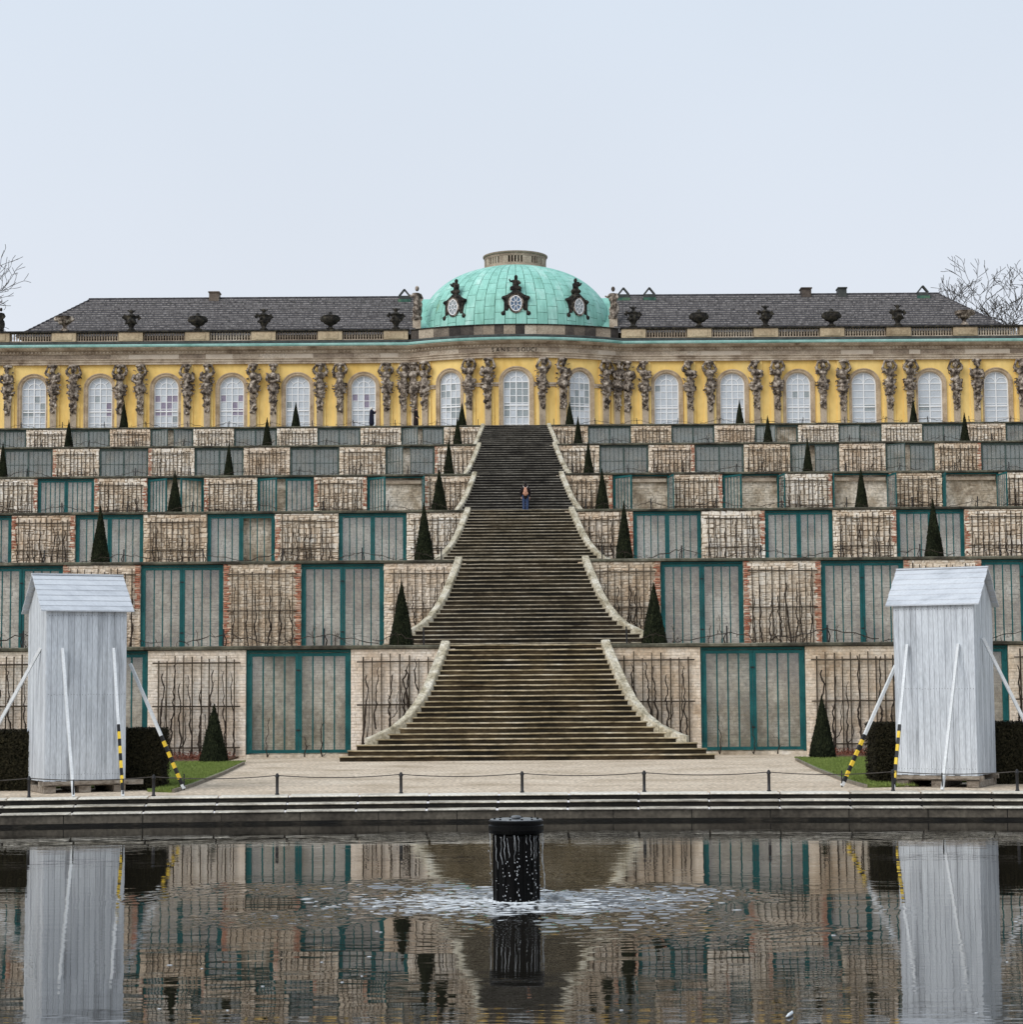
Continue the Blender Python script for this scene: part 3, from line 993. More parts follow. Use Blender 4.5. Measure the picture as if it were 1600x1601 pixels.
def build_wall(k):
    r = random.Random(100 + k)
    y, zb, zt, ext = WALL_Y[k], BASE_Z[k], TOP_Z[k], EXT[k]
    root = empty('terrace_wall', (0, y, zb), cat='wall', group='terrace walls of the vineyard',
                 label='%s terrace wall of pale stone with teal glazed gates and trellises' % ORD[k])
    cz = zt - .13
    # solids: piers between the niches
    core = MB()
    spans, niches = [(-NICHE0, NICHE0)], []
    i = 0
    while NICHE0 + PITCH * i < ext:
        for s in (-1, 1):
            a = NICHE0 + PITCH * i
            niches.append((s, i, *sorted((s * a, s * (a + NICHE_W)))))
            b0, b1 = a + NICHE_W, a + PITCH
            if NICHE0 + PITCH * (i + 1) >= ext:
                b1 = ext + 40
            spans.append(tuple(sorted((s * b0, s * b1))))
        i += 1
    for a, b in spans:
        core.box(a, b, y, y + .45, zb - .3, cz)
    core.build('core', MT['mortar'] if k < 2 else MT['mortar_dark'], root)
    # coping slabs
    L_ = 1.62
    n = int(ext / L_) + 1
    for s in (-1, 1):
        for q in range(n):
            a, b = 2.72 + q * L_, 2.72 + (q + 1) * L_
            x0, x1 = sorted((s * (a + .004), s * (b - .004)))
            jz = r.uniform(-.006, .006)
            m = MB()
            vs = [(x0, y - .10, cz + .02), (x1, y - .10, cz + .02), (x1, y - .115, cz + .10 + jz), (x0, y - .115, cz + .10 + jz), (x0, y - .09, zt + jz), (x1, y - .09, zt + jz), (x0, y + .5, zt + jz), (x1, y + .5, zt + jz), (x0, y + .3, cz + .002), (x1, y + .3, cz + .002)]
            m.add(vs, [(0, 1, 3, 2)[::1] if False else (0, 1, 2, 3), (3, 2, 5, 4), (4, 5, 7, 6), (8, 9, 1, 0), (0, 3, 4, 6, 8), (9, 7, 5, 2, 1)])
            m.build('coping_slab', MT['coping'], root)
        a = 2.72 + n * L_
        x0, x1 = sorted((s * a, s * (ext + 40)))
        MB().box(x0, x1, y - .1, y + .5, cz + .003, zt).build('coping_run', MT['coping'], root)
    # stone facing
    for a, b in spans:
        a2, b2 = max(a, -ext - 1), min(b, ext + 1)
        inner = (a <= -NICHE0 + .01 and b >= NICHE0 - .01)
        parts = [(a2, -2.3), (2.3, b2)] if inner else [(a2, b2)]
        for (p0, p1) in parts:
            if p1 - p0 < .3:
                continue
            mtl = r.choice((MT['wash_low'], MT['wash_warm'])) if k == 0 else r.choice((MT['wash'], MT['wash'], MT['wash_pale'], MT['wash_old'], MT['wash_warm']))
            hh, ll, dep = ((.085, .12), (.2, .36), (.006, .013)) if k == 0 else (((.10, .2), (.13, .36), (.016, .04)) if k == 1 else ((.14, .32), (.16, .46), (.03, .075)))
            # red brick quoins next to the niches on the middle walls
            q0, q1 = p0, p1
            lb = rb = 0.0
            if k in (1, 2, 3, 4):
                pr = .75 if k in (1, 3) else .3
                if not inner or p0 > 0:
                    if r.random() < pr and not (inner and p0 > 0):
                        lb = .2
                if not inner or p0 < 0:
                    if r.random() < pr and not (inner and p0 < 0):
                        rb = .2
                if inner:
                    if p0 < 0 and r.random() < pr:
                        lb = .2
                    if p0 > 0 and r.random() < pr:
                        rb = .2
            if lb or rb:
                mb = MB()
                zz = zb + (0 if r.random() < .6 else (zt - zb) * .5)
                while zz < cz - .03:
                    for e, on in ((0, lb), (1, rb)):
                        if on:
                            ww = r.choice((.16, .24, .24, .3))
                            x0, x1 = (p0, p0 + ww) if e == 0 else (p1 - ww, p1)
                            mb.stone(x0 + .006, x1 - .006, zz + .005, min(cz, zz + .075), y - .02, r.uniform(.03, .05), r, .05, .05)
                    zz += .08
                mb.build('quoin_bricks', MT['brick'], root, kind='stuff')
            stone_field(p0, p1, zb - .05, cz, y, r, hh, ll, dep, .008 if k == 0 else (.009 if k == 1 else .014), .03 if k == 0 else .13, .02 if k == 0 else .3).build('stone_facing', mtl, root, kind='stuff')
            # trellis
            t0, t1 = p0 + .22, p1 - .22
            if inner:
                t0, t1 = (p0 + .25, -2.75) if p0 < 0 else (2.75, p1 - .25)
            nl = max(3, int(round((t1 - t0) / .29)))
            zs = [cz - .42, zb + (zt - zb) * .47, zb + .3]
            zlo, zhi = zb + .06, cz - .1
            yy = y - .10
            if k < 3:
                tr = empty('trellis', (t0, yy, zb), 0, root)
                for q in range(nl):
                    x = t0 + (t1 - t0) * (q + .5) / nl + r.uniform(-.02, .02)
                    o = link('lath', UM['lath_v'], tr, (x, yy, zlo))
                    o.scale = (r.uniform(.8, 1.2), 1, zhi - zlo - r.uniform(0, .25))
                    o.rotation_euler = (0, r.uniform(-.006, .006), 0)
                for zz in zs:
                    o = link('lath', UM['lath_h'], tr, (t0 - .05, yy - .025, zz + r.uniform(-.03, .03)))
                    o.scale = (t1 - t0 + .1, 1, 1)
                    o.rotation_euler = (0, r.uniform(-.004, .004), 0)
            else:
                mb = MB()
                for q in range(nl):
                    x = t0 + (t1 - t0) * (q + .5) / nl + r.uniform(-.03, .03)
                    mb.bar((x, yy, zlo), (x + r.uniform(-.03, .03), yy, zhi - r.uniform(0, .3)), .05, .03)
                for zz in zs:
                    mb.bar((t0, yy - .025, zz), (t1, yy - .025, zz + r.uniform(-.03, .03)), .024, .05)
                mb.build('trellis', MT['lath'], root)
            # vines trained on it
            side = 'left' if p0 < 0 else 'right'
            if inner:
                where = 'panel next to the stairs, %s side' % side
            else:
                where = '%s full panel %s of the stairs' % (NTH[int(round((min(abs(p0), abs(p1)) - NICHE0 - NICHE_W) / PITCH))], side)
            nv = r.randint(6, 8)
            for q in range(nv):
                x = t0 + (t1 - t0) * (q + r.uniform(.25, .75)) / nv
                if inner and abs(x) < 3.3:
                    continue
                if k >= 4:
                    far_vine(k, x, yy - .05, zb + .02, min(1.0, (cz - zb - .25) / 3.15) * r.uniform(.9, 1.05), r)
                    continue
                o = link('grapevine', r.choice(VINES_FAT), None, (x, yy - .05, zb + .02))
                o.scale = (r.choice((-1, 1)) * r.uniform(.8, 1.2), 1, min(1.0, (cz - zb - .25) / 3.15) * r.uniform(.9, 1.05))
                if inner and abs(x) < 4.9:
                    o.location.z = zb + .9
                    o.scale.z *= .72
                tag(o, 'bare vine on the %s terrace wall, %s' % (ORD[k], where), 'vine', 'vines on the %s wall, %s' % (ORD[k], where))
    # niches: back wall, gates, sprigs
    for (s, i, a, b) in niches:
        if min(abs(a), abs(b)) > ext:
            continue
        hh, ll = ((.07, .11), (.16, .34)) if k == 0 else ((.10, .22), (.2, .45))
        stone_field(a + .01, b - .01, zb - .02, cz - .02, y + .415, r, hh, ll, (.003, .008) if k == 0 else (.006, .02), .006, .03 if k == 0 else .09, .02 if k == 0 else .15).build('niche_lining', MT['niche'], root, kind='stuff')
        MB().box(a, b, y + .02, y + .41, zb - .2, zb + .10).build('niche_sill', MT['niche'], root)
        if k == 3 and s > 0 and i >= 0 or (k == 3 and i == 0):
            MB().box(a + .15, b - .15, y + .2, y + .41, cz - .42, cz - .22).build('niche_lintel', MT['sand'], root)
        gate(root, k, a + .01, b - .01, zb + .11, cz - .01, y + .10, OPEN.get((k, s, i), (r.uniform(0, 1.2), r.uniform(0, 1.2))), r)
        side = 'left' if a < 0 else 'right'
        for q in range(3 if k < 3 else 2):
            o = link('vine_shoot', r.choice(SPRIGS), None, (a + .3 + (b - a - .6) * (q + r.uniform(.2, .8)) / (3 if k < 3 else 2), y - .05 - r.uniform(0, .2), zb + .02))
            o.scale = (r.choice((-1, 1)) * 1.3, 1, r.uniform(.8, 1.25))
            tag(o, 'thin vine shoot at the %s gate %s of the stairs, %s terrace wall' % (NTH[i], side, ORD[k]), 'vine',
                'shoots before the %s gate %s of the stairs on the %s wall' % (NTH[i], side, ORD[k]))
    return root


WALLS = [build_wall(k) for k in range(6)]
for k in FAR:
    tag(FAR[k].build('far_grapevines', MT['vine']), 'many bare dark vines trained along the %s terrace wall' % ORD[k], 'vines', None, 'stuff')

# ------------------------------------------------------------------ stairs
N_STEP, TREAD = 22, .185
_WJ = [0, 4, 8, 11, 14, 16, 18, 19, 20, 21, 22]
_WV = [2.50, 2.74, 2.99, 3.25, 3.62, 4.02, 4.72, 5.24, 5.5, 5.74, 6.0]


def half_w(j):
    return float(np.interp(j, _WJ, _WV))


def build_stairs(k):
    r = random.Random(200 + k)
    y, zb, zt = WALL_Y[k], BASE_Z[k], TOP_Z[k]
    rise = (zt - zb) / N_STEP
    root = empty('stair_flight', (0, y - N_STEP * TREAD, zb), cat='stairs', group='flights of the terrace staircase',
                 label='%s flight of the broad dark stone staircase with flared sides' % ORD[k])
    for i in range(1, N_STEP + 1):
        j = N_STEP - i
        w = half_w(j)
        z = zb + i * rise + r.uniform(-.006, .006)
        y0 = y - j * TREAD
        y1 = y0 + TREAD + (.1 if j else .55)
        m = MB()
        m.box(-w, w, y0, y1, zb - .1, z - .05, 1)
        # tread slab with rounded nosing, slightly worn and sagging
        nseg = 12
        prof = [(0.0, -.048), (.028, -.044), (.040, -.026), (.034, -.007), (.012, 0.0)]
        vs, fs = [], []
        sag = [r.uniform(-.008, .004) for _ in range(nseg + 1)]
        for q in range(nseg + 1):
            x = -w - .02 + (2 * w + .04) * q / nseg
            dz = sag[q]
            for (o, zz) in prof:
                vs.append((x, y0 - o, z + zz + dz))
            vs.append((x, y1, z + dz))
            vs.append((x, y1, z - .048 + dz))
        kk = len(prof) + 2
        for q in range(nseg):
            for e in range(kk):
                e2 = (e + 1) % kk
                fs.append((q * kk + e, (q + 1) * kk + e, (q + 1) * kk + e2, q * kk + e2))
        fs.append(tuple(range(kk)))
        fs.append(tuple(reversed(range(nseg * kk, (nseg + 1) * kk))))
        m.add(vs, fs, 0)
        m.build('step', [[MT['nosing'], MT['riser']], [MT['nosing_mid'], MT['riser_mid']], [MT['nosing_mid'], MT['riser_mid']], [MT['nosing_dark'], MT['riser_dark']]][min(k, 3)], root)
    # flared side kerbs, each of separate stones
    for s in (-1, 1):
        J = list(np.linspace(-.9, 18.45, 40))

        def pt(j, t):
            w = half_w(max(j, 0)) - .03
            dw = (half_w(max(j, 0) + .3) - half_w(max(j, 0) - .3)) / .6
            tx, ty = dw, -TREAD
            l = math.hypot(tx, ty)
            nx, ny = TREAD / l, dw / l
            return (s * (w + nx * t), y - j * TREAD - .045 + ny * t * (0.55 if j > 1 else 0))
        nb = 9
        for b in range(nb):
            js = np.linspace(J[0] + (J[-1] - J[0]) * b / nb + .02, J[0] + (J[-1] - J[0]) * (b + 1) / nb - .02, 5)
            vs, fs = [], []
            for j in js:
                ztop = zb + (N_STEP - max(j, -.2)) * rise + (.10 if j > -.5 else .10)
                for t, dz in ((0.0, -.03), (.03, 0.0), (.27, .005), (.30, -.03)):
                    x, yy = pt(j, t)
                    vs.append((x, yy, ztop + dz))
                x, yy = pt(j, .295)
                vs.append((x, yy, zb - .1))
                x, yy = pt(j, .0)
                vs.append((x, yy, zb - .1))
            kk = 6
            for q in range(len(js) - 1):
                for e in range(kk):
                    e2 = (e + 1) % kk
                    f = (q * kk + e, (q + 1) * kk + e, (q + 1) * kk + e2, q * kk + e2)
                    fs.append(f if s > 0 else f[::-1])
            fs.append(tuple(range(kk)))
            fs.append(tuple(reversed(range((len(js) - 1) * kk, len(js) * kk))))
            MB().add(vs, fs).build('kerb_stone', MT['stringer'], root)
    return root


STAIRS = [build_stairs(k) for k in range(6)]

# ------------------------------------------------------------------ the palace
BOW_W, BOW_D = 9.3, 2.6
BOW_R = (BOW_W ** 2 + BOW_D ** 2) / (2 * BOW_D)
BOW_T = math.asin(BOW_W / BOW_R)
BOW_CY = PAL_Y - BOW_D + BOW_R
GROUND_P = TOP_Z[5]
Z_YEL = 31.15
WIN_Z = 23.9
WIN_H, WIN_R = 5.15, 1.17
PAL = empty('palace', (0, PAL_Y, GROUND_P), label='long yellow single storey palace with green copper dome above the terraces', cat='palace')
WING_X = [13.52, 19.40, 25.28, 31.14, 37.04, 42.95]
PED_X = [10.62, 16.5, 22.45, 28.36, 34.3, 40.26]


def fmap(s, out, z):
    """s: distance along the front (0 in the middle of the bow), out: in front of it"""
    sb = BOW_R * BOW_T
    if abs(s) <= sb:
        t = s / BOW_R
        return ((BOW_R + out) * math.sin(t), BOW_CY - (BOW_R + out) * math.cos(t), z)
    x = (abs(s) - sb + BOW_W) * (1 if s > 0 else -1)
    return (x, PAL_Y - out, z)


def x2s(x):
    if abs(x) <= BOW_W:
        return BOW_R * math.asin(x / BOW_R)
    return (abs(x) - BOW_W + BOW_R * BOW_T) * (1 if x > 0 else -1)


def fpath(x0, x1):
    """path along the front between two x positions with outward normals"""
    s0, s1 = x2s(x0), x2s(x1)
    sb = BOW_R * BOW_T
    ss = {s0, s1}
    for c in (-sb, sb):
        if s0 < c < s1:
            ss.add(c)
    for q in range(-14, 15):
        c = sb * q / 14.5
        if s0 < c < s1:
            ss.add(c)
    r = []
    for s in sorted(ss):
        p = fmap(s, 0, 0)
        if abs(abs(s) - sb) < 1e-6:
            t = BOW_T / 2 * (1 if s > 0 else -1)
            k = 1 / math.cos(BOW_T / 2)
            n = (math.sin(t) * k, -math.cos(t) * k)
        elif abs(s) < sb:
            t = s / BOW_R
            n = (math.sin(t), -math.cos(t))
        else:
            n = (0, -1)
        r.append(((p[0], p[1]), n))
    return r


XE = 53.0


def wall_bay(mb, sa, sb_, sc, wo=WIN_R):
    """yellow wall between sa and sb_ with an arched opening centred on sc"""
    z0, z1 = GROUND_P - .2, Z_YEL + .05
    zs = WIN_Z + WIN_H

    def q(a, b, za, zb, n=1):
        for i in range(n):
            s0, s1 = a + (b - a) * i / n, a + (b - a) * (i + 1) / n
            mb.add([fmap(s0, 0, za), fmap(s1, 0, za), fmap(s1, 0, zb), fmap(s0, 0, zb)], [(0, 1, 2, 3)])
    q(sa, sc - wo, z0, z1, 3)
    q(sc + wo, sb_, z0, z1, 3)
    q(sc - wo, sc + wo, z0, WIN_Z)
    n = 16
    pa = [(sc - wo * math.cos(PI * i / n), zs + wo * math.sin(PI * i / n)) for i in range(n + 1)]
    for i in range(n):
        (a, za), (b, zb) = pa[i], pa[i + 1]
        mb.add([fmap(a, 0, za), fmap(b, 0, zb), fmap(b, 0, z1), fmap(a, 0, z1)], [(0, 1, 2, 3)])
    # reveals
    edge = [(sc - wo, WIN_Z)] + pa + [(sc + wo, WIN_Z)]
    for (a, za), (b, zb) in zip(edge[:-1], edge[1:]):
        mb.add([fmap(a, 0, za), fmap(a, -.45, za), fmap(b, -.45, zb), fmap(b, 0, zb)], [(0, 1, 2, 3)])


def build_facade():
    sb = BOW_R * BOW_T
    for s in (-1, 1):
        mb = MB()
        edges = [BOW_W + .001] + [(WING_X[i] + WING_X[i + 1]) / 2 for i in range(5)] + [WING_X[5] + 2.95]
        for i in range(6):
            a, b = sorted((s * (edges[i] - BOW_W + sb), s * (edges[i + 1] - BOW_W + sb)))
            wall_bay(mb, a, b, x2s(s * WING_X[i]))
        x0, x1 = sorted((s * edges[-1], s * XE))
        mb.add([(x0, PAL_Y, GROUND_P - .2), (x1, PAL_Y, GROUND_P - .2), (x1, PAL_Y, Z_YEL + .05), (x0, PAL_Y, Z_YEL + .05)], [(0, 1, 2, 3)])
        mb.build('wing_wall', MT['ochre'], PAL)
        MB().box(min(s * 9.4, s * XE), max(s * 9.4, s * XE), PAL_Y + .9, PAL_Y + 13, GROUND_P - .2, 33.0).build('inner_wall', MT['ochre'], PAL)
    mb = MB()
    for c, a, b in ((-5.87, -sb, -2.95), (.1, -2.95, 2.95), (5.87, 2.95, sb)):
        wall_bay(mb, a, b, c, 1.22 if c == .1 else 1.05)
    mb.build('bow_wall', MT['ochre'], PAL)
    full = fpath(-XE, XE)
    MB().sweep([(0, Z_YEL), (.26, Z_YEL), (.26, 31.33), (.33, 31.36), (.33, 31.54), (.42, 31.57), (.42, 31.62), (.1, 31.63)], full).build('architrave', MT['sand'], PAL)
    MB().sweep([(.1, 32.06), (.30, 32.07), (.34, 32.14), (.34, 32.32), (.48, 32.34), (.72, 32.42), (.80, 32.50), (.92, 32.56), (.92, 32.60), (.1, 32.61)], full).build('cornice', MT['sand'], PAL)
    MB().sweep([(.1, 32.612), (.94, 32.612), (1.0, 32.66), (1.02, 32.80), (.97, 32.86), (.55, 32.90), (.1, 33.0)], full).build('gutter', MT['copper_gutter'], PAL)
    MB().sweep([(-.5, 32.95), (.40, 32.98), (.40, 33.16), (.30, 33.22), (-.5, 33.24)], full).build('parapet_base', MT['lead'], PAL)
    # dentils
    mb = MB()
    s_end = x2s(46)
    s = -s_end
    while s < s_end:
        p = [fmap(s + a, o, z) for a in (0, .16) for o in (.345, .46) for z in (32.16, 32.31)]
        mb.add(p, [(0, 2, 3, 1), (4, 5, 7, 6), (2, 6, 7, 3), (0, 1, 5, 4), (0, 4, 6, 2), (1, 3, 7, 5)])
        s += .32
    mb.build('dentils', MT['sand'], PAL)
    # frieze blocks, some replaced with new pale stone
    r = random.Random(31)
    x = -XE
    while x < XE:
        l = r.choice((1.0, 1.6, 2.4, 2.9, 3.6))
        if abs(x) < 10:
            l = min(l, 1.7)
        x1 = min(XE, x + l)
        if -4 < x < 4 or -4 < x1 < 4:
            new = False
        else:
            new = r.random() < .3
        MB().sweep([(.1, 31.632), (.22 + r.uniform(-.006, .006), 31.632), (.22 + r.uniform(-.006, .006), 32.058), (.1, 32.058)], fpath(x + .006, x1 - .006)).build('frieze_block', MT['sand_new'] if new else MT['sand_block'], PAL)
        x = x1
    # impost band and raised fields of the bow
    for a, b in ((-sb + .1, -5.87 - 1.27), (-5.87 + 1.27, .1 - 1.37), (.1 + 1.37, 5.87 - 1.27), (5.87 + 1.27, sb - .1)):
        xa, xb = fmap(a, 0, 0)[0], fmap(b, 0, 0)[0]
        MB().sweep([(.0, 28.62), (.10, 28.64), (.10, 28.78), (.16, 28.82), (.16, 28.98), (.0, 29.0)], fpath(xa, xb)).build('impost', MT['sand'], PAL)
    # inscription
    dx = [985, 1040, 1100, 1155, 1192, 1272, 1327, 1382, 1432, 1470, 1496]
    for ch, px in zip('SANS,SOUCI.', dx):
        x = (640 + px / 7.27 - 809.5) / 17.75
        cu = bpy.data.curves.new('letter', 'FONT')
        cu.body = ch
        cu.size = .5
        cu.align_x = 'CENTER'
        cu.extrude = .012
        cu.materials.append(MT['letter'])
        tmp = bpy.data.objects.new('tmp', cu)
        COL.objects.link(tmp)
        me = bpy.data.meshes.new_from_object(tmp.evaluated_get(bpy.context.evaluated_depsgraph_get()))
        bpy.data.objects.remove(tmp)
        o = bpy.data.objects.new('letter', me)
        COL.objects.link(o)
        o.parent = PAL
        o.matrix_parent_inverse = LOC[PAL.name].inverted()
        s_ = x2s(x)
        p = fmap(s_, .25, 31.68)
        o.matrix_basis = Matrix.Translation(p) @ Matrix.Rotation(s_ / BOW_R, 4, 'Z') @ Matrix.Rotation(PI / 2, 4, 'X')


def arch_pts(r, h, n=18, a0=0.0, a1=PI):
    return [(-r * math.cos(a0 + (a1 - a0) * i / n), h + r * math.sin(a0 + (a1 - a0) * i / n)) for i in range(n + 1)]


def arch_band(mb, r_in, r_out, h, zb, y0, y1, n=18):
    """band following jambs and arch; front face at y0, back at y1 (y0<y1)"""
    inn = [(-r_in, zb)] + arch_pts(r_in, h, n) + [(r_in, zb)]
    out = [(-r_out, zb)] + arch_pts(r_out, h, n) + [(r_out, zb)]
    k = len(inn)
    vs = [(x, y0, z) for x, z in inn] + [(x, y0, z) for x, z in out] + [(x, y1, z) for x, z in inn] + [(x, y1, z) for x, z in out]
    fs = []
    for i in range(k - 1):
        fs += [(i, i + 1, k + i + 1, k + i)[::-1], (k + i, k + i + 1, 3 * k + i + 1, 3 * k + i)[::-1], (2 * k + i, 2 * k + i + 1, i + 1, i)[::-1]]
    fs += [(0, k, 3 * k, 2 * k), (k - 1, 3 * k - 1, 4 * k - 1, 2 * k - 1)]
    mb.add(vs, fs)


WIN_ROWS = [2.05 + .62 * i for i in range(6)]       # row lines from z 2.05 up to the spring


def window_meshes():
    W = {}
    mb = MB()
    arch_band(mb, 1.09, 1.27, WIN_H, 0, -.06, .02)
    arch_band(mb, 1.27, 1.36, WIN_H, 0, -.11, .01)
    arch_band(mb, 1.02, 1.09, WIN_H, 0, -.02, .30)
    mb.box(-1.45, 1.45, -.14, .05, -.14, -.002)
    W['surround'] = mb.mesh('window', MT['surround'])
    for kind in 'AB':
        mb = MB()
        arch_band(mb, .925, 1.045, WIN_H, 0, .20, .30)
        mb.box(-.045, .045, .19, .29, .1, WIN_H + .93)
        mb.box(-.925, .925, .185, .295, 3.02, 3.13)
        mb.box(-.925, .925, .20, .29, 0, .14)
        for z in WIN_ROWS[:]:
            if abs(z - 3.07) > .2:
                mb.box(-.925, .925, .215, .275, z - .027, z + .027)
        for z in (.75, 1.4):
            mb.box(-.925, .925, .215, .275, z - .027, z + .027)
        mb.box(-.925, .925, .205, .28, WIN_H - .04, WIN_H + .04)
        if kind == 'A':
            for x in (-.485, .485):
                mb.box(x - .028, x + .028, .213, .273, .1, WIN_H - .03)
            p = arch_pts(.5, WIN_H, 12)
            for (a, za), (b, zb) in zip(p[:-1], p[1:]):
                mb.bar((a, .245, za), (b, .245, zb), .055, .06, up=(0, 1, 0))
            for t in (PI / 4, 3 * PI / 4):
                mb.bar((.5 * math.cos(t), .245, WIN_H + .5 * math.sin(t)), (.95 * math.cos(t), .245, WIN_H + .95 * math.sin(t)), .05, .05, up=(0, 1, 0))
        else:
            for c in (-.485, .485):
                p = [(c + x, z) for x, z in arch_pts(.44, WIN_H + .05, 10)]
                for (a, za), (b, zb) in zip(p[:-1], p[1:]):
                    mb.bar((a, .245, za), (b, .245, zb), .05, .06, up=(0, 1, 0))
        W['frame' + kind] = mb.mesh('frame', MT['white_frame'])
    rows = [(a + .02, b - .02) for a, b in ((2.05, 2.67), (2.67, 3.03), )]
    W['pane'] = {}
    for nm in ('blind', 'pane_reflection', 'pane_grey'):
        W['pane'][nm] = MB().box(-.22, .22, -.008, .008, -.29, .29).mesh('pane', MT[nm])
        W['pane'][nm + 'B'] = MB().box(-.435, .435, -.008, .008, -.29, .29).mesh('pane', MT[nm])
    mb = MB()
    p = arch_pts(.94, WIN_H, 16)
    vs = [(x, .262, z) for x, z in p] + [(x, .27, z) for x, z in p]
    k = len(p)
    mb.add(vs, [tuple(reversed(range(k))), tuple(range(k, 2 * k))])
    W['lunette'] = mb.mesh('lunette_pane', MT['blind'])
    W['lower'] = MB().box(-.93, .93, .262, .27, .12, 2.04).mesh('lower_panes', MT['blind'])
    return W


def build_windows():
    W = window_meshes()
    r = random.Random(55)
    purple_reflections = {-37.04: [(3, 1), (3, 2)], -31.14: [(0, 3), (2, 3), (3, 3), (1, 2), (2, 2), (0, 1), (1, 1), (2, 1)], -25.28: [(0, 3), (3, 3), (2, 2), (2, 1), (3, 1)], -13.52: [(0, 3), (2, 3), (2, 2)]}  # panes that carry the painted purple reflection
    grey = {-42.95: [(0, 1), (1, 1), (2, 3), (3, 2)], 25.28: [(1, 3), (3, 3)], 13.52: [(0, 4)], -19.4: []}
    specs = [(-x, 0) for x in WING_X[::-1]] + [(-5.76, 1), (.1, 1), (5.76, 1)] + [(x, 0) for x in WING_X]
    for x, bow in specs:
        kind = 'B' if x in (31.14, 37.04, 42.95) else 'A'
        s = x2s(x)
        p = fmap(s, 0, WIN_Z)
        rz = s / BOW_R if bow else 0.0
        w = link('window', W['surround'], PAL, p, rz)
        w.scale = ((.96 if abs(x) > 1 else 1.13) if bow else 1.07, 1, 1)
        link('frame', W['frame' + kind], w, (0, 0, 0), 0, False)
        link('lunette_pane', W['lunette'], w, (0, 0, 0), 0, False)
        link('lower_panes', W['lower'], w, (0, 0, 0), 0, False)
        xs = [-.705, -.265, .265, .705] if kind == 'A' else [-.485, .485]
        for ri in range(5):
            zc = (WIN_ROWS[ri] + WIN_ROWS[ri + 1]) / 2
            for ci, xx in enumerate(xs):
                nm = 'blind'
                if (ci, ri) in purple_reflections.get(x, []):
                    nm = 'pane_reflection'
                elif (ci, ri) in grey.get(x, []) or r.random() < (.6 if bow else .05):
                    nm = 'pane_grey'
                link('pane', W['pane'][nm + ('B' if kind == 'B' else '')], w, (xx, .262 + r.uniform(-.004, .004), zc), r.uniform(-.012, .012), False)


# --- sculpture
def herm_mesh(seed):
    r = random.Random(seed)
    mb = MB()
    sw = r.uniform(-.12, .12)
    E_ = mb.ell
    # basket on the head, head and hair
    hx = sw + r.uniform(-.1, .1)
    E_((hx, -.30, -.14), (.44, .34, .17), 12)
    E_((hx, -.50, -.52), (.17, .19, .23), 12)
    for _ in range(9):
        a = r.uniform(0, 2 * PI)
        E_((hx + .2 * math.cos(a), -.36 + r.uniform(-.1, .05), -.42 + .2 * math.sin(a)), r.uniform(.07, .13), 6)
    # trunk
    E_((sw * .8, -.34, -1.06), (.42, .25, .36), 12)
    E_((sw * .5 - .14, -.50, -1.1), (.17, .14, .17), 8)
    E_((sw * .5 + .16, -.50, -1.1), (.17, .14, .17), 8)
    E_((sw * .2, -.34, -1.62), (.32, .23, .40), 12)
    E_((-sw * .3, -.33, -2.05), (.38, .26, .30), 12)
    # arms lifted to the cornice
    for s in (-1, 1):
        sh = (sw * .8 + s * .40, -.33, -.88)
        mode = r.random()
        if mode < .7:
            el = (sw + s * r.uniform(.55, .66), -.42, -.72 + r.uniform(-.12, .2))
            ha = (sw + s * r.uniform(.2, .45), -.34, -.14)
        else:
            el = (sw + s * .58, -.5, -1.35)
            ha = (sw + s * .1, -.6, -1.5)
        mb.tube([sh, tuple((Vector(sh) + Vector(el)) / 2), el], [.17, .15, .115], 8)
        mb.tube([el, tuple((Vector(ha) + Vector(el)) / 2), ha], [.12, .11, .085], 8)
        E_(ha, .11, 6)
    # swags of drapery, then leaves and fruit down the tapering shaft
    for _ in range(7):
        z = r.uniform(-2.5, -1.7)
        mb.tube([(-.45 + r.uniform(-.1, .1), -.3, z + r.uniform(-.1, .2)), (sw, -.58, z - .14), (.45 + r.uniform(-.1, .1), -.3, z + r.uniform(-.1, .2))], [.07, .1, .06], 6)
    for _ in range(70):
        t = r.random()
        z = -2.1 - 2.0 * t
        w = .40 - .17 * t
        q = r.uniform(.05, .14) * (1.15 - .3 * t)
        E_((r.uniform(-w, w), -.26 - r.uniform(0, .18), z), (q, q * .8, q * r.uniform(.7, 1.4)), 6)
    for _ in range(16):
        s = r.choice((-1, 1))
        z = r.uniform(-2.6, -.5)
        q = r.uniform(.04, .08)
        x = s * r.uniform(.42, .62)
        mb.tube([(x * .7, -.2, z), (x, -.22, z + r.uniform(-.12, .12)), (x * 1.12, -.24, z + r.uniform(-.15, .15))], [q, q, q * .5], 5)
    return blob(mb, MT['herm'], .036, 'sculpture', True, 1)


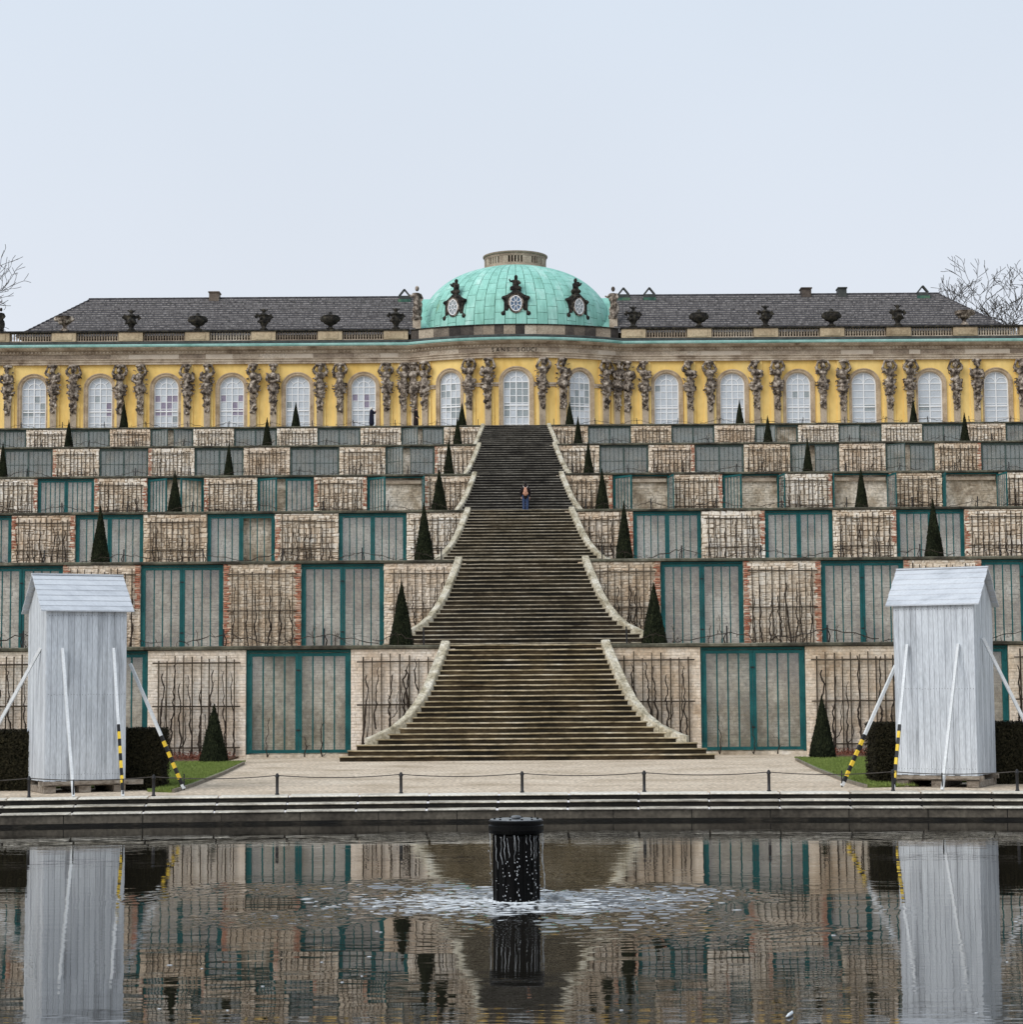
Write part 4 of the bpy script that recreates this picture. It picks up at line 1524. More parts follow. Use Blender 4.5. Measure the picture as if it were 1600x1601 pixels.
def build_herms():
    V = [herm_mesh(300 + i) for i in range(9)]
    sh = MB()
    # tapering shaft, wider at the top
    z0, z1 = GROUND_P + .5, Z_YEL - 2.2
    prof = [(.24, z0, .30), (.31, z1, .34)]
    vs = []
    for hw, z, o in prof:
        vs += [(-hw, -o, z), (hw, -o, z), (hw, .02, z), (-hw, .02, z)]
    sh.add(vs, [(0, 1, 5, 4), (1, 2, 6, 5), (3, 0, 4, 7), (4, 5, 6, 7)])
    sh.box(-.36, .36, -.40, .02, GROUND_P, GROUND_P + .52)
    shaft = sh.mesh('herm', MT['shaft'])
    back = MB().box(-.52, .52, -.12, .01, GROUND_P, Z_YEL - .004).mesh('pilaster', MT['ochre_pil'])
    r = random.Random(8)
    xs = []
    for m in PED_X[1:]:
        xs += [m - .9, m + .9]
    xs += [45.2]
    xs = [-x for x in xs] + xs
    xs += [-11.45, -9.95, 11.6, 10.0]
    for x in sorted(xs):
        o = link('herm', shaft, PAL, (x, PAL_Y, 0))
        link('pilaster', back, o, (0, 0, 0), 0, False)
        c = link('sculpture', r.choice(V), o, (r.uniform(-.03, .03), 0, Z_YEL), 0, False)
        c.scale = (r.choice((-1, 1)) * r.uniform(1.0, 1.12), 1.1, r.uniform(1.05, 1.12))
    for x in (-7.9, -4.0, -2.36, 2.36, 4.15, 7.95, -8.85, 8.95):
        s = x2s(x)
        p = fmap(s, 0, 0)
        o = link('herm', shaft, PAL, (p[0], p[1], 0), s / BOW_R)
        link('pilaster', back, o, (0, 0, 0), 0, False)
        c = link('sculpture', r.choice(V), o, (0, 0, Z_YEL), 0, False)
        c.scale = (r.choice((-1, 1)) * 1.06, 1.1, 1.1)


def putto(seed, wing=True):
    r = random.Random(seed)
    mb = MB()
    E_ = mb.ell
    E_((0, 0, .45), (.26, .22, .38), 10)
    E_((.02, -.03, .92), (.15, .16, .18), 10)
    E_((-.22, -.1, .18), (.26, .16, .15), 8)
    E_((.22, -.12, .16), (.26, .16, .15), 8)
    mb.tube([(-.2, 0, .68), (-.42, -.1, .62), (-.50, -.15, .80)], [.09, .08, .07], 6)
    mb.tube([(.2, 0, .68), (.36, -.14, .5), (.2, -.28, .42)], [.09, .08, .07], 6)
    if wing:
        E_((-.36, .1, .72), (.24, .08, .2), 8)
    for _ in range(8):
        E_((r.uniform(-.4, .4), r.uniform(-.2, .2), r.uniform(-.1, .25)), r.uniform(.08, .18), 6)
    return blob(mb, MT['black_stone'], .045, 'putto', True, 1)


def statue_mesh(seed, mt):
    r = random.Random(seed)
    mb = MB()
    E_ = mb.ell
    mb.box(-.3, .3, -.3, .3, 0, .25)
    mb.tube([(0, 0, .2), (.05, 0, .9), (-.02, -.02, 1.5), (0, 0, 1.95)], [.34, .28, .27, .26], 10)
    E_((.02, -.02, 2.28), (.16, .18, .21), 10)
    mb.tube([(-.25, 0, 1.9), (-.45, -.1, 1.65), (-.62, -.1, 1.8)], [.12, .1, .08], 6)
    mb.tube([(.25, 0, 1.9), (.42, -.05, 1.6), (.3, -.25, 1.4)], [.12, .1, .08], 6)
    for _ in range(12):
        E_((r.uniform(-.3, .3), r.uniform(-.25, .15), r.uniform(.2, 1.6)), (.1, .1, .25), 6)
    E_((.28, .1, .8), (.2, .2, .5), 6)
    return blob(mb, mt, .05, 'statue', True, 1)


def dome_r(z):
    Z = [34.3, 35.83, 37.1, 38.05, 38.82, 39.36, 39.92, 40.38, 40.72, 40.98]
    V = [9.18, 9.06, 8.67, 8.07, 7.42, 6.81, 5.98, 5.02, 4.0, 2.9]
    return float(np.interp(z, Z, V))


DOME = (.12, 188.6)


def build_dome():
    c = (*DOME, 0)
    # smooth profile by arc length
    zz = np.linspace(34.3, 40.98, 120)
    rr = np.array([dome_r(z) for z in zz])
    for _ in range(24):
        rr[1:-1] = (rr[:-2] + 2 * rr[1:-1] + rr[2:]) / 4
    ss = np.concatenate([[0], np.cumsum(np.hypot(np.diff(zz), np.diff(rr)))])
    S = ss[-1]
    P = lambda s: (float(np.interp(s, ss, rr)), float(np.interp(s, ss, zz)))
    d = MB().lathe([P(S * i / 40) for i in range(41)], 96, c).build('dome', MT['copper_line'], PAL, True)
    n = 60
    dt = 2 * PI / n
    rows = [0, .55, 1.75, 3.0, 4.3, 5.6, 7.0, 8.4, S]
    rows2 = [0, 1.15, 2.4, 3.6, 4.95, 6.3, 7.6, 9.0, S]
    made = {}
    r = random.Random(66)
    for i in range(n):
        a = -PI / 2 + (i + .5) * dt
        back = math.sin(a) > .34
        if back:
            continue
        rw = rows if i % 2 else rows2
        for q in range(len(rw) - 1):
            s0, s1 = rw[q], rw[q + 1]
            if (q, i % 2) not in made:
                m = MB()
                vs, fs = [], []
                k = 5
                for e in range(k):
                    s = s0 + .018 + (s1 - s0 - .036) * e / (k - 1)
                    R_, z = P(s)
                    R2, z2 = P(min(S, s + .05))
                    tz, tr = z2 - z, R2 - R_
                    l = math.hypot(tz, tr) or 1
                    nr, nz = tz / l, -tr / l
                    for h in (0.0, .035):
                        for u in (-.5, 0, .5):
                            w_ = dt * u * (1 - .045 / max(.4, R_ * dt))
                            if h:
                                w_ *= .985
                            rad = R_ + nr * h
                            vs.append((rad * math.cos(w_), rad * math.sin(w_), z + nz * h))
                for e in range(k - 1):
                    b0, b1 = e * 6, (e + 1) * 6
                    fs += [(b0 + 3, b0 + 4, b1 + 4, b1 + 3), (b0 + 4, b0 + 5, b1 + 5, b1 + 4), (b0, b0 + 3, b1 + 3, b1), (b0 + 5, b0 + 2, b1 + 2, b1 + 5)]
                fs += [(0, 1, 4, 3), (1, 2, 5, 4)]
                t = (k - 1) * 6
                fs += [(t + 3, t + 4, t + 1, t), (t + 4, t + 5, t + 2, t + 1)]
                made[(q, i % 2)] = m.add(vs, fs).mesh('copper_panel', MT['copper'])
            o = link('copper_panel', made[(q, i % 2)], d, c, a + r.uniform(-.0007, .0007))
    # bow-front attic of separate blocks below the dome
    sb = BOW_R * BOW_T
    s = -sb + .1
    r = random.Random(67)
    while s < sb - .2:
        l = min(r.choice((.8, 1.05, 1.2, 1.5)), sb - .1 - s)
        a, b = fmap(s + .012, 0, 0)[0], fmap(s + l - .012, 0, 0)[0]
        MB().sweep([(-.4, 33.242), (.12, 33.242), (.12 + r.uniform(-.01, .01), 34.06), (-.4, 34.06)], fpath(a, b)).build('attic_block', MT['sand_dark'] if r.random() < .75 else MT['sand_block'], PAL)
        s += l
    MB().sweep([(-.45, 34.062), (.2, 34.062), (.22, 34.12), (.16, 34.17), (-.45, 34.19)], fpath(-BOW_W + .1, BOW_W - .1)).build('attic_coping', MT['black_stone'], PAL)
    MB().lathe([(9.6, 34.0), (9.6, 34.22), (9.2, 34.3)], 72, c).build('dome_skirt', MT['lead'], PAL)
    # open stone ring on top
    ring = empty('lantern', (*DOME, 40.9), 0, PAL)
    zs = [40.86, 41.28, 41.90, 42.12]
    c0, c = c, c
    MB().lathe([(2.5, zs[0]), (3.06, zs[0]), (3.08, 40.98), (3.0, 41.03), (2.98, 41.09), (2.9, 41.13), (2.9, zs[1]), (2.55, zs[1])], 72, c).build('ring_base', MT['sand_block'], ring)
    MB().lathe([(2.55, zs[2]), (2.9, zs[2]), (2.9, zs[3]), (2.98, 42.16), (3.02, 42.22), (3.02, 42.31), (2.6, 42.33), (2.55, zs[2])], 72, c).build('ring_cornice', MT['sand_block'], ring)
    for g in range(8):
        a0 = -PI / 2 + g * PI / 4
        edges = [-.39, -.235, -.175, -.128, -.075, -.028, .028, .075, .128, .175, .235, .39]
        # solid, slot, solid, slot ...
        for q in range(0, len(edges) - 1):
            if q % 2 == 0:
                e0, e1 = a0 + edges[q], a0 + edges[q + 1]
                if q == 0:
                    e0 = a0 - PI / 8
                if q == len(edges) - 2:
                    e1 = a0 + PI / 8
                m = MB()
                vs, fs = [], []
                for u in range(4):
                    t = e0 + (e1 - e0) * u / 3
                    for rad in (2.56, 2.88):
                        for z in (zs[1], zs[2]):
                            vs.append((c[0] + rad * math.cos(t), c[1] + rad * math.sin(t), z))
                for u in range(3):
                    b0, b1 = u * 4, u * 4 + 4
                    fs += [(b0 + 2, b1 + 2, b1 + 3, b0 + 3), (b0, b0 + 1, b1 + 1, b1)]
                fs += [(0, 2, 3, 1), (12, 13, 15, 14)]
                m.add(vs, fs).build('pier', MT['sand_block'], ring)
    # ox-eye dormers with carved frames
    half = [(0, 0), (1.2, 0), (1.26, .22), (1.12, .42), (1.06, .75), (1.06, 1.25), (1.12, 1.5), (1.26, 1.62), (1.16, 1.82), (.86, 1.9), (.5, 2.12), (.22, 2.34), (0, 2.4)]
    out = half + [(-x, z) for x, z in half[::-1][1:-1]]
    mb = MB()
    k = len(out)
    vs = [(x, -.45, z) for x, z in out] + [(x, .35, z) for x, z in out]
    mb.add(vs, [tuple(range(k)), tuple(reversed(range(k, 2 * k)))] + [(i, k + i, k + (i + 1) % k, (i + 1) % k) for i in range(k)])
    mb.box(-.75, .75, .2, 1.6, .05, 1.75)
    for s in (-1, 1):
        mb.ell((s * 1.12, -.4, .25), (.24, .2, .22), 8)
        mb.ell((s * 1.05, -.4, 1.66), (.26, .2, .17), 8)
        mb.tube([(s * .8, -.45, .5), (s * .72, -.52, 1.1), (s * .62, -.52, 1.65), (s * .3, -.55, 2.0), (0, -.55, 2.1)], [.1, .09, .1, .09, .08], 6)
        mb.ell((s * .3, -.5, 1.98), (.2, .14, .16), 8)
    frame = blob(mb, MT['black_stone'], .05, 'dormer', True, 1)
    ring_m = MB()
    pts = [(.50 * math.cos(2 * PI * i / 28), -.60, 1.12 + .68 * math.sin(2 * PI * i / 28)) for i in range(28)]
    for a, b in zip(pts, pts[1:] + pts[:1]):
        ring_m.bar(a, b, .075, .07, up=(0, 1, 0))
    pin = [(.15 * math.cos(2 * PI * i / 12), -.60, 1.12 + .24 * math.sin(2 * PI * i / 12)) for i in range(12)]
    for a, b in zip(pin, pin[1:] + pin[:1]):
        ring_m.bar(a, b, .05, .05, up=(0, 1, 0))
    for i in range(8):
        t = 2 * PI * (i + .5) / 8
        ring_m.bar((.15 * math.cos(t), -.60, 1.12 + .24 * math.sin(t)), (.49 * math.cos(t), -.60, 1.12 + .66 * math.sin(t)), .05, .05, up=(0, 1, 0))
    ring_me = ring_m.mesh('glazing_bars', MT['white_frame'])
    stone_m = MB()
    pts = [(.60 * math.cos(2 * PI * i / 28), -.52, 1.12 + .79 * math.sin(2 * PI * i / 28)) for i in range(28)]
    for a, b in zip(pts, pts[1:] + pts[:1]):
        stone_m.bar(a, b, .16, .2, up=(0, 1, 0))
    stone_me = stone_m.mesh('oval_moulding', MT['herm'])
    gl = MB()
    pts = [(.51 * math.cos(2 * PI * i / 28), -.57, 1.12 + .69 * math.sin(2 * PI * i / 28)) for i in range(28)]
    gl.add(pts, [tuple(range(28))])
    gl_b, gl_g = gl.mesh('oval_pane', MT['pane_blue']), gl.mesh('oval_pane', MT['pane_grey'])
    PU = [putto(1), putto(2, False), putto(3)]
    for i, ang in enumerate((-37.8, 0, 38.2)):
        t = R(ang)
        rad = dome_r(36.4) - .28
        o = link('dormer', frame, PAL, (DOME[0] + rad * math.sin(t), DOME[1] - rad * math.cos(t), 35.08 if i == 1 else 35.12), t)
        link('oval_moulding', stone_me, o, (0, 0, 0), 0, False)
        link('oval_pane', gl_b if i == 1 else gl_g, o, (0, 0, 0), 0, False)
        link('glazing_bars', ring_me, o, (0, 0, 0), 0, False)
        u = link('putto', PU[i], o, (0, -.1, 2.35), 0, False)
        u.scale = (1.15 if i < 2 else -1.15, 1.1, 1.3)


def build_roofs():
    r = random.Random(77)
    for s in (-1, 1):
        root = empty('roof', (s * 26, 185, 34), 0, PAL)
        n = 17
        y0, z0, y1, z1 = 181.9, 33.9, 188.2, 38.5
        for i in range(n):
            t0, t1 = i / n, (i + 1.12) / n
            xo0, xo1 = 44.8 - 5.5 * t0, 44.8 - 5.5 * min(1, t1)
            xi = 9.0
            ya, za, yb, zb_ = y0 + (y1 - y0) * t0, z0 + (z1 - z0) * t0, y0 + (y1 - y0) * t1, z0 + (z1 - z0) * t1
            lift = .115
            ns = 24
            vs, fs = [], []
            for q in range(ns + 1):
                u = q / ns
                j = r.uniform(-.012, .012)
                x0_, x1_ = xi + (xo0 - xi) * u, xi + (xo1 - xi) * u
                vs += [(s * x0_, ya - .03, za + lift - .10 + j), (s * x0_, ya - .03 - .01, za + lift + j), (s * x1_, yb, zb_ + .012 + j * .3)]
            for q in range(ns):
                b0, b1 = q * 3, q * 3 + 3
                f = [(b0, b1, b1 + 1, b0 + 1), (b0 + 1, b1 + 1, b1 + 2, b0 + 2)]
                fs += f if s > 0 else [g[::-1] for g in f]
            tm = MB().add(vs, fs)
            tm.m = [1 - (q % 2) for q in range(len(fs))]
            tm.build('tile_course', [MT['tile'], MT['tile_edge']], root)
        # back slope, hip end and ridge
        m = MB()
        X0, X1, XR = s * 9.0, s * 44.8, s * 39.3
        m.add([(X1, y0, z0), (X1, 194.6, z0), (XR, y1, z1)], [(0, 1, 2) if s > 0 else (2, 1, 0)])
        m.add([(X0, 194.6, z0), (X1, 194.6, z0), (XR, y1, z1), (X0, y1, z1)], [(0, 1, 2, 3)])
        m.add([(X0, y0, z0 - .02), (X1, y0, z0 - .02), (XR, y1, z1 - .02), (X0, y1, z1 - .02)], [(0, 1, 2, 3)])
        m.build('roof_slope', MT['tile'], root)
        m = MB()
        x = 10.2
        while x < 39.2:
            x2 = x + .42
            m.tube([(s * x, y1, z1 + .02), (s * (x2 + .03), y1, z1 + .035)], [.11, .085], 6)
            x = x2
        p, q = Vector((XR, y1, z1)), Vector((X1, y0, z0))
        for i in range(18):
            a, b = p.lerp(q, i / 18), p.lerp(q, (i + 1.05) / 18)
            m.tube([tuple(a + Vector((0, 0, .05))), tuple(b + Vector((0, 0, .07)))], [.08, .11], 6)
        m.build('ridge_tiles', MT['tile'], root)
        # little dark vent tiles in a row
        for i in range(17):
            x = 12.3 + i * 1.62
            MB().box(s * x - .12, s * x + .12, 187.1, 187.5, 37.62, 37.9).build('vent_tile', MT['lead'], root)
        # copper saddle towards the dome
        mm = MB()
        mm.add([(s * 7, 183.0, 34.2), (s * 9.75, 183.0, 34.2), (s * 9.75, 188.2, 38.3), (s * 7, 188.2, 38.3), (s * 7, 189, 38.3), (s * 9.75, 189, 38.3)], [(0, 1, 2, 3), (3, 2, 5, 4), (1, 5, 2)])
        mm.build('copper_saddle', MT['copper'], root)
        ch = [(-27.9, 1.0)] if s < 0 else [(27.15, 1.0), (30.5, .85)]
        for x, w in ch:
            m = MB()
            m.box(x - w * .45, x + w * .45, 187.6, 188.8, 37.6, 38.95)
            m.box(x - w * .52, x + w * .52, 187.5, 188.9, 38.952, 39.06)
            cm = m.build('chimney', MT['sand_dark'] if w == 1.0 else MT['lead'], root)
            MB().box(x - w * .6, x + w * .6, 187.3, 187.59, 37.5, 37.9).build('flashing', MT['copper_line'], cm)
        for x in ([-10.2] if s < 0 else [10.15, 12.55, 37.95]):
            # open triangular roof louvre
            m = MB()
            zt = 38.25
            m.box(x - .5, x + .5, 187.4, 188.2, 38.0, 38.5)
            zt = 38.5
            m.bar((x - .5, 187.7, zt), (x, 187.7, zt + .62), .13, .5, up=(0, 1, 0))
            m.bar((x + .5, 187.7, zt), (x, 187.7, zt + .62), .13, .5, up=(0, 1, 0))
            m.build('louvre', MT['lead'], root)
            MB().box(x - .58, x + .58, 187.2, 187.39, 37.85, 38.15).build('flashing', MT['copper_line'], root)


def build_balustrade():
    prof = [(.075, 0), (.075, .06), (.05, .1), (.09, .28), (.075, .42), (.045, .56), (.07, .64), (.07, .72)]
    for s in (-1, 1):
        root = empty('balustrade', (s * 28, PAL_Y, 33.2), 0, PAL)
        xs = PED_X + [46.2]
        for i, x in enumerate(xs):
            hw = 1.08
            m = MB()
            m.box(s * x - hw, s * x + hw, PAL_Y - .32, PAL_Y + .3, 33.25, 34.04)
            m.box(s * x - .72, s * x + .72, PAL_Y - .36, PAL_Y - .322, 33.36, 33.92)
            m.build('pedestal', MT['sand_ped'], root)
        edges = [(x - 1.08, x + 1.08) for x in xs] + [(XE, XE)]
        runs = [(edges[i][1], edges[i + 1][0]) for i in range(len(edges) - 1)]
        for a, b in runs:
            m = MB()
            m.box(min(s * a, s * b) + .003, max(s * a, s * b) - .003, PAL_Y - .2, PAL_Y + .18, 33.25, 33.32)
            n = int((b - a) / .235)
            for q in range(n):
                x = s * (a + (b - a) * (q + .5) / n)
                m.lathe([(p, z * .96 + 33.32) for p, z in prof], 6, (x, PAL_Y, 0))
            m.build('balusters', MT['sand_block'], root)
        x0, x1 = sorted((s * 9.4, s * XE))
        MB().box(x0, x1, PAL_Y - .40, PAL_Y + .36, 34.042, 34.20).build('handrail', MT['black_stone'], root)


def vase(kind, seed):
    r = random.Random(seed)
    mb = MB()
    if kind == 'bowl':
        mb.lathe([(.28, 0), (.3, .1), (.12, .2), (.14, .3), (.42, .42), (.58, .62), (.6, .8), (.5, .86), (.62, .92), (.55, .98), (.3, 1.02), (.12, 1.1), (.14, 1.2), (0, 1.28)], 20)
        for s in (-1, 1):
            mb.ell((s * .6, 0, .74), (.12, .16, .18), 8)
    elif kind == 'basin':
        mb.lathe([(.3, 0), (.3, .12), (.14, .25), (.14, .42), (.35, .55), (.55, .75), (.62, .95), (.7, 1.02), (.5, 1.0), (.3, .9)], 20)
        for s in (-1, 1):
            mb.ell((s * .55, -.2, .82), (.2, .16, .16), 8)
    else:
        mb.lathe([(.28, 0), (.3, .1), (.14, .2), (.2, .35), (.32, .55), (.33, .75), (.24, .92), (.26, 1.0), (.36, 1.06), (.2, 1.15), (.08, 1.25), (.16, 1.36), (.1, 1.48), (0, 1.52)], 20)
        for s in (-1, 1):
            mb.tube([(s * .25, 0, .95), (s * .55, 0, 1.12), (s * .62, 0, .98), (s * .45, 0, .8)], [.09, .1, .11, .06], 6)
            mb.tube([(s * .1, 0, 1.35), (s * .26, 0, 1.45), (s * .3, 0, 1.38)], [.05, .06, .03], 6)
    for _ in range(14):
        a = r.uniform(0, 2 * PI)
        mb.ell((.4 * math.cos(a), .4 * math.sin(a), r.uniform(.5, .9)), r.uniform(.05, .12), 6)
    return mb


def build_vases():
    VM = {k: blob(vase(k, 5), MT['black_stone'], .05, 'urn', True, 1) for k in ('bowl', 'urn')}
    VM['basin'] = blob(vase('basin', 6), MT['herm'], .05, 'urn', True, 1)
    VM['urn_pale'] = blob(vase('urn', 9), MT['black_stone'], .05, 'urn', True, 1)
    rows = [(-1, [('urn', 'small handled urn'), ('bowl', 'black lidded bowl vase'), ('urn', 'tall black handled urn'), ('bowl', 'dark wide bowl vase'), ('urn_pale', 'dark handled urn with knobbed lid'), ('basin', 'brownish open basin vase')]),
            (1, [('urn', 'small handled urn'), ('bowl', 'black lidded bowl vase'), ('urn', 'tall black handled urn'), ('bowl', 'dark wide bowl vase'), ('urn_pale', 'dark handled urn with knobbed lid'), ('basin', 'brownish open basin vase')])]
    for s, lst in rows:
        for i, (k, d) in enumerate(lst):
            o = link('urn', VM[k], None, (s * PED_X[i], PAL_Y, 34.2), 0 if i % 2 else .3)
            o.scale = (1.28, 1.28, 1.3)
            tag(o, '%s on the balustrade, %s pedestal %s of the dome' % (d, NTH[i], 'left' if s < 0 else 'right'), 'urn', 'vases on the palace balustrade')
    for x, z, sc, lb in ((-8.85, 35.4, 1.22, 'weathered stone figure on the roof corner just left of the dome'), (8.95, 35.4, 1.15, 'weathered stone figure on the roof corner just right of the dome'), (-46.0, 34.2, .85, 'dark stone figure on the balustrade at the far left edge')):
        y = 183.2 if abs(x) < 20 else PAL_Y
        o = link('statue', statue_mesh(int(abs(x)), MT['herm'] if abs(x) < 20 else MT['black_stone']), None, (x, y, z), .4 if x < 0 else -.4)
        o.scale = (sc, sc, sc * 1.05)
        tag(o, lb, 'statue')
        if abs(x) < 20:
            MB().box(x - .36, x + .36, 182.9, 183.55, 33.9, 35.395).build('statue_pedestal', MT['sand'], PAL)


build_facade()
build_windows()
build_herms()
build_dome()
build_roofs()
build_balustrade()
build_vases()

# ------------------------------------------------------------------ clipped yews, hedges
def leaf_cards(mb, pts, r, size):
    vs, fs = [], []
    for (p, n) in pts:
        n = Vector(n).normalized()
        u = n.orthogonal().normalized()
        v = n.cross(u)
        a = r.uniform(0, 2 * PI)
        d = (u * math.cos(a) + v * math.sin(a) + n * r.uniform(-.1, .75)).normalized()
        w = d.cross(n)
        w = w.normalized() if w.length > 1e-5 else u
        l = size * r.uniform(.6, 1.3)
        p = Vector(p) - n * size * .3
        b = len(vs)
        vs += [tuple(p - w * l * .28), tuple(p + w * l * .28), tuple(p + d * l + w * l * .12), tuple(p + d * l - w * l * .12)]
        fs.append((b, b + 1, b + 2, b + 3))
    mb.add(vs, fs)


def cone_meshes(seed):
    r = random.Random(seed)
    H, W_ = 1.0, .5
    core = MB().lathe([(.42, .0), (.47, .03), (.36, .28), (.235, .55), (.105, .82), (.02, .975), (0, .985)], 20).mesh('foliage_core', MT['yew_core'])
    pts = []
    rad = lambda t: np.interp(t, [0, .03, .28, .55, .82, .97, 1.0], [.45, .495, .385, .255, .12, .03, .0])
    for _ in range(5200):
        t = 1 - math.sqrt(r.random())
        t = t if r.random() < .85 else r.random()
        a = r.uniform(0, 2 * PI)
        q = rad(t) * (1 + .035 * math.sin(3 * a + 9 * t + seed)) + r.uniform(-.02, .012)
        pts.append(((q * math.cos(a), q * math.sin(a), t), (math.cos(a), math.sin(a), .3)))
    mb = MB()
    leaf_cards(mb, pts, r, .045)
    return core, mb.mesh('foliage', MT['yew'])


CONES = [cone_meshes(s) for s in (1, 2, 3)]
STEM = MB().lathe([(.07, -.05), (.05, .3)], 8).mesh('trunk', MT['bark'])


def yew_cone(x, y, z, h, w, label, r):
    o = empty('yew_cone', (x, y, z), r.uniform(0, 6.28), label=label, cat='topiary', group='clipped yew cones')
    core, fol = r.choice(CONES)
    link('trunk', STEM, o, (0, 0, 0), 0, False)
    for nm, m in (('foliage_core', core), ('foliage', fol)):
        c = link(nm, m, o, (0, 0, .04), 0, False)
        c.scale = (w * r.uniform(.95, 1.05), w * r.uniform(.95, 1.05), h)


def build_cones():
    r = random.Random(12)
    H = [[(-4.12, 2.05), (4.3, 1.98)], [(-17.7, 2.36), (-4.1, 2.4), (4.3, 2.4), (17.3, 2.42)], [(-17.6, 2.15), (-4.1, 2.12), (4.22, 2.1), (17.45, 2.08)],
         [(-31.45, 2.2), (-17.65, 2.05), (-4.22, 2.18), (4.3, 2.02), (17.7, 2.12)], [(-31.4, 2.0), (-17.5, 2.05), (-4.15, 1.98), (4.3, 2.0), (17.6, 1.95), (31.4, 2.08)],
         [(-31.35, 2.25), (-17.6, 2.05), (-4.3, 1.9), (4.3, 1.92), (17.9, 1.98), (31.8, 2.0)]]
    Wd = [.82, .84, .78, .68, .70, .74]
    for k in range(6):
        left = sorted([p for p in H[k] if p[0] < 0], key=lambda p: -p[0])
        for x, h in H[k]:
            side = 'left' if x < 0 else 'right'
            n = int(round((abs(x) - 4.2) / 13.4))
            yew_cone(x, WALL_Y[k] + 1.4, TOP_Z[k] - .03, h * 1.02, Wd[k] * r.uniform(.92, 1.06), 'dark yew cone on the %s terrace edge, %s one %s of the stairs' % (ORD[k], NTH[n], side), r)
    yew_cone(-9.44, 62.0, .03, 1.68, .86, 'dark yew cone on the lawn at the left end of the gravel', r)
    yew_cone(8.89, 62.0, .03, 1.79, .82, 'dark yew cone on the lawn at the right end of the gravel', r)


def hedge_block(x0, x1, y0, y1, h, label, seed):
    r = random.Random(seed)
    root = empty('hedge', ((x0 + x1) / 2, (y0 + y1) / 2, 0), label=label, cat='hedge', group='clipped hedges behind the sheds')
    MB().box(x0 + .04, x1 - .04, y0 + .04, y1 - .04, 0, h - .04).build('hedge_core', MT['yew_core'], root)
    pts = []
    area = [((x1 - x0) * h, 0), ((y1 - y0) * h, 1), ((y1 - y0) * h, 2), ((x1 - x0) * (y1 - y0), 3)]
    for A_, f in area:
        for _ in range(int(A_ * 1900)):
            u, v, j = r.random(), r.random(), r.uniform(-.035, .03) + .02 * math.sin(7 * r.random())
            if f == 0:
                pts.append(((x0 + (x1 - x0) * u, y0 - j, h * v), (0, -1, .1)))
            elif f == 1:
                pts.append(((x0 - j, y0 + (y1 - y0) * u, h * v), (-1, 0, .1)))
            elif f == 2:
                pts.append(((x1 + j, y0 + (y1 - y0) * u, h * v), (1, 0, .1)))
            else:
                pts.append(((x0 + (x1 - x0) * u, y0 + (y1 - y0) * v, h + j), (0, 0, 1)))
    mb = MB()
    leaf_cards(mb, pts, r, .05)
    mb.build('foliage', MT['hedge'], root)


build_cones()
hedge_block(-9.75, -8.32, 46.0, 47.2, 1.33, 'dark clipped hedge block right behind the left shed, towards the gravel', 1)
hedge_block(-13.6, -11.15, 46.0, 47.2, 1.31, 'dark clipped hedge block at the left picture edge beside the shed', 2)
hedge_block(7.68, 8.9, 46.0, 47.4, 1.34, 'dark clipped hedge block behind the right shed, towards the gravel', 3)
hedge_block(10.2, 12.6, 46.0, 47.2, 1.34, 'dark clipped hedge block at the right picture edge beside the shed', 4)


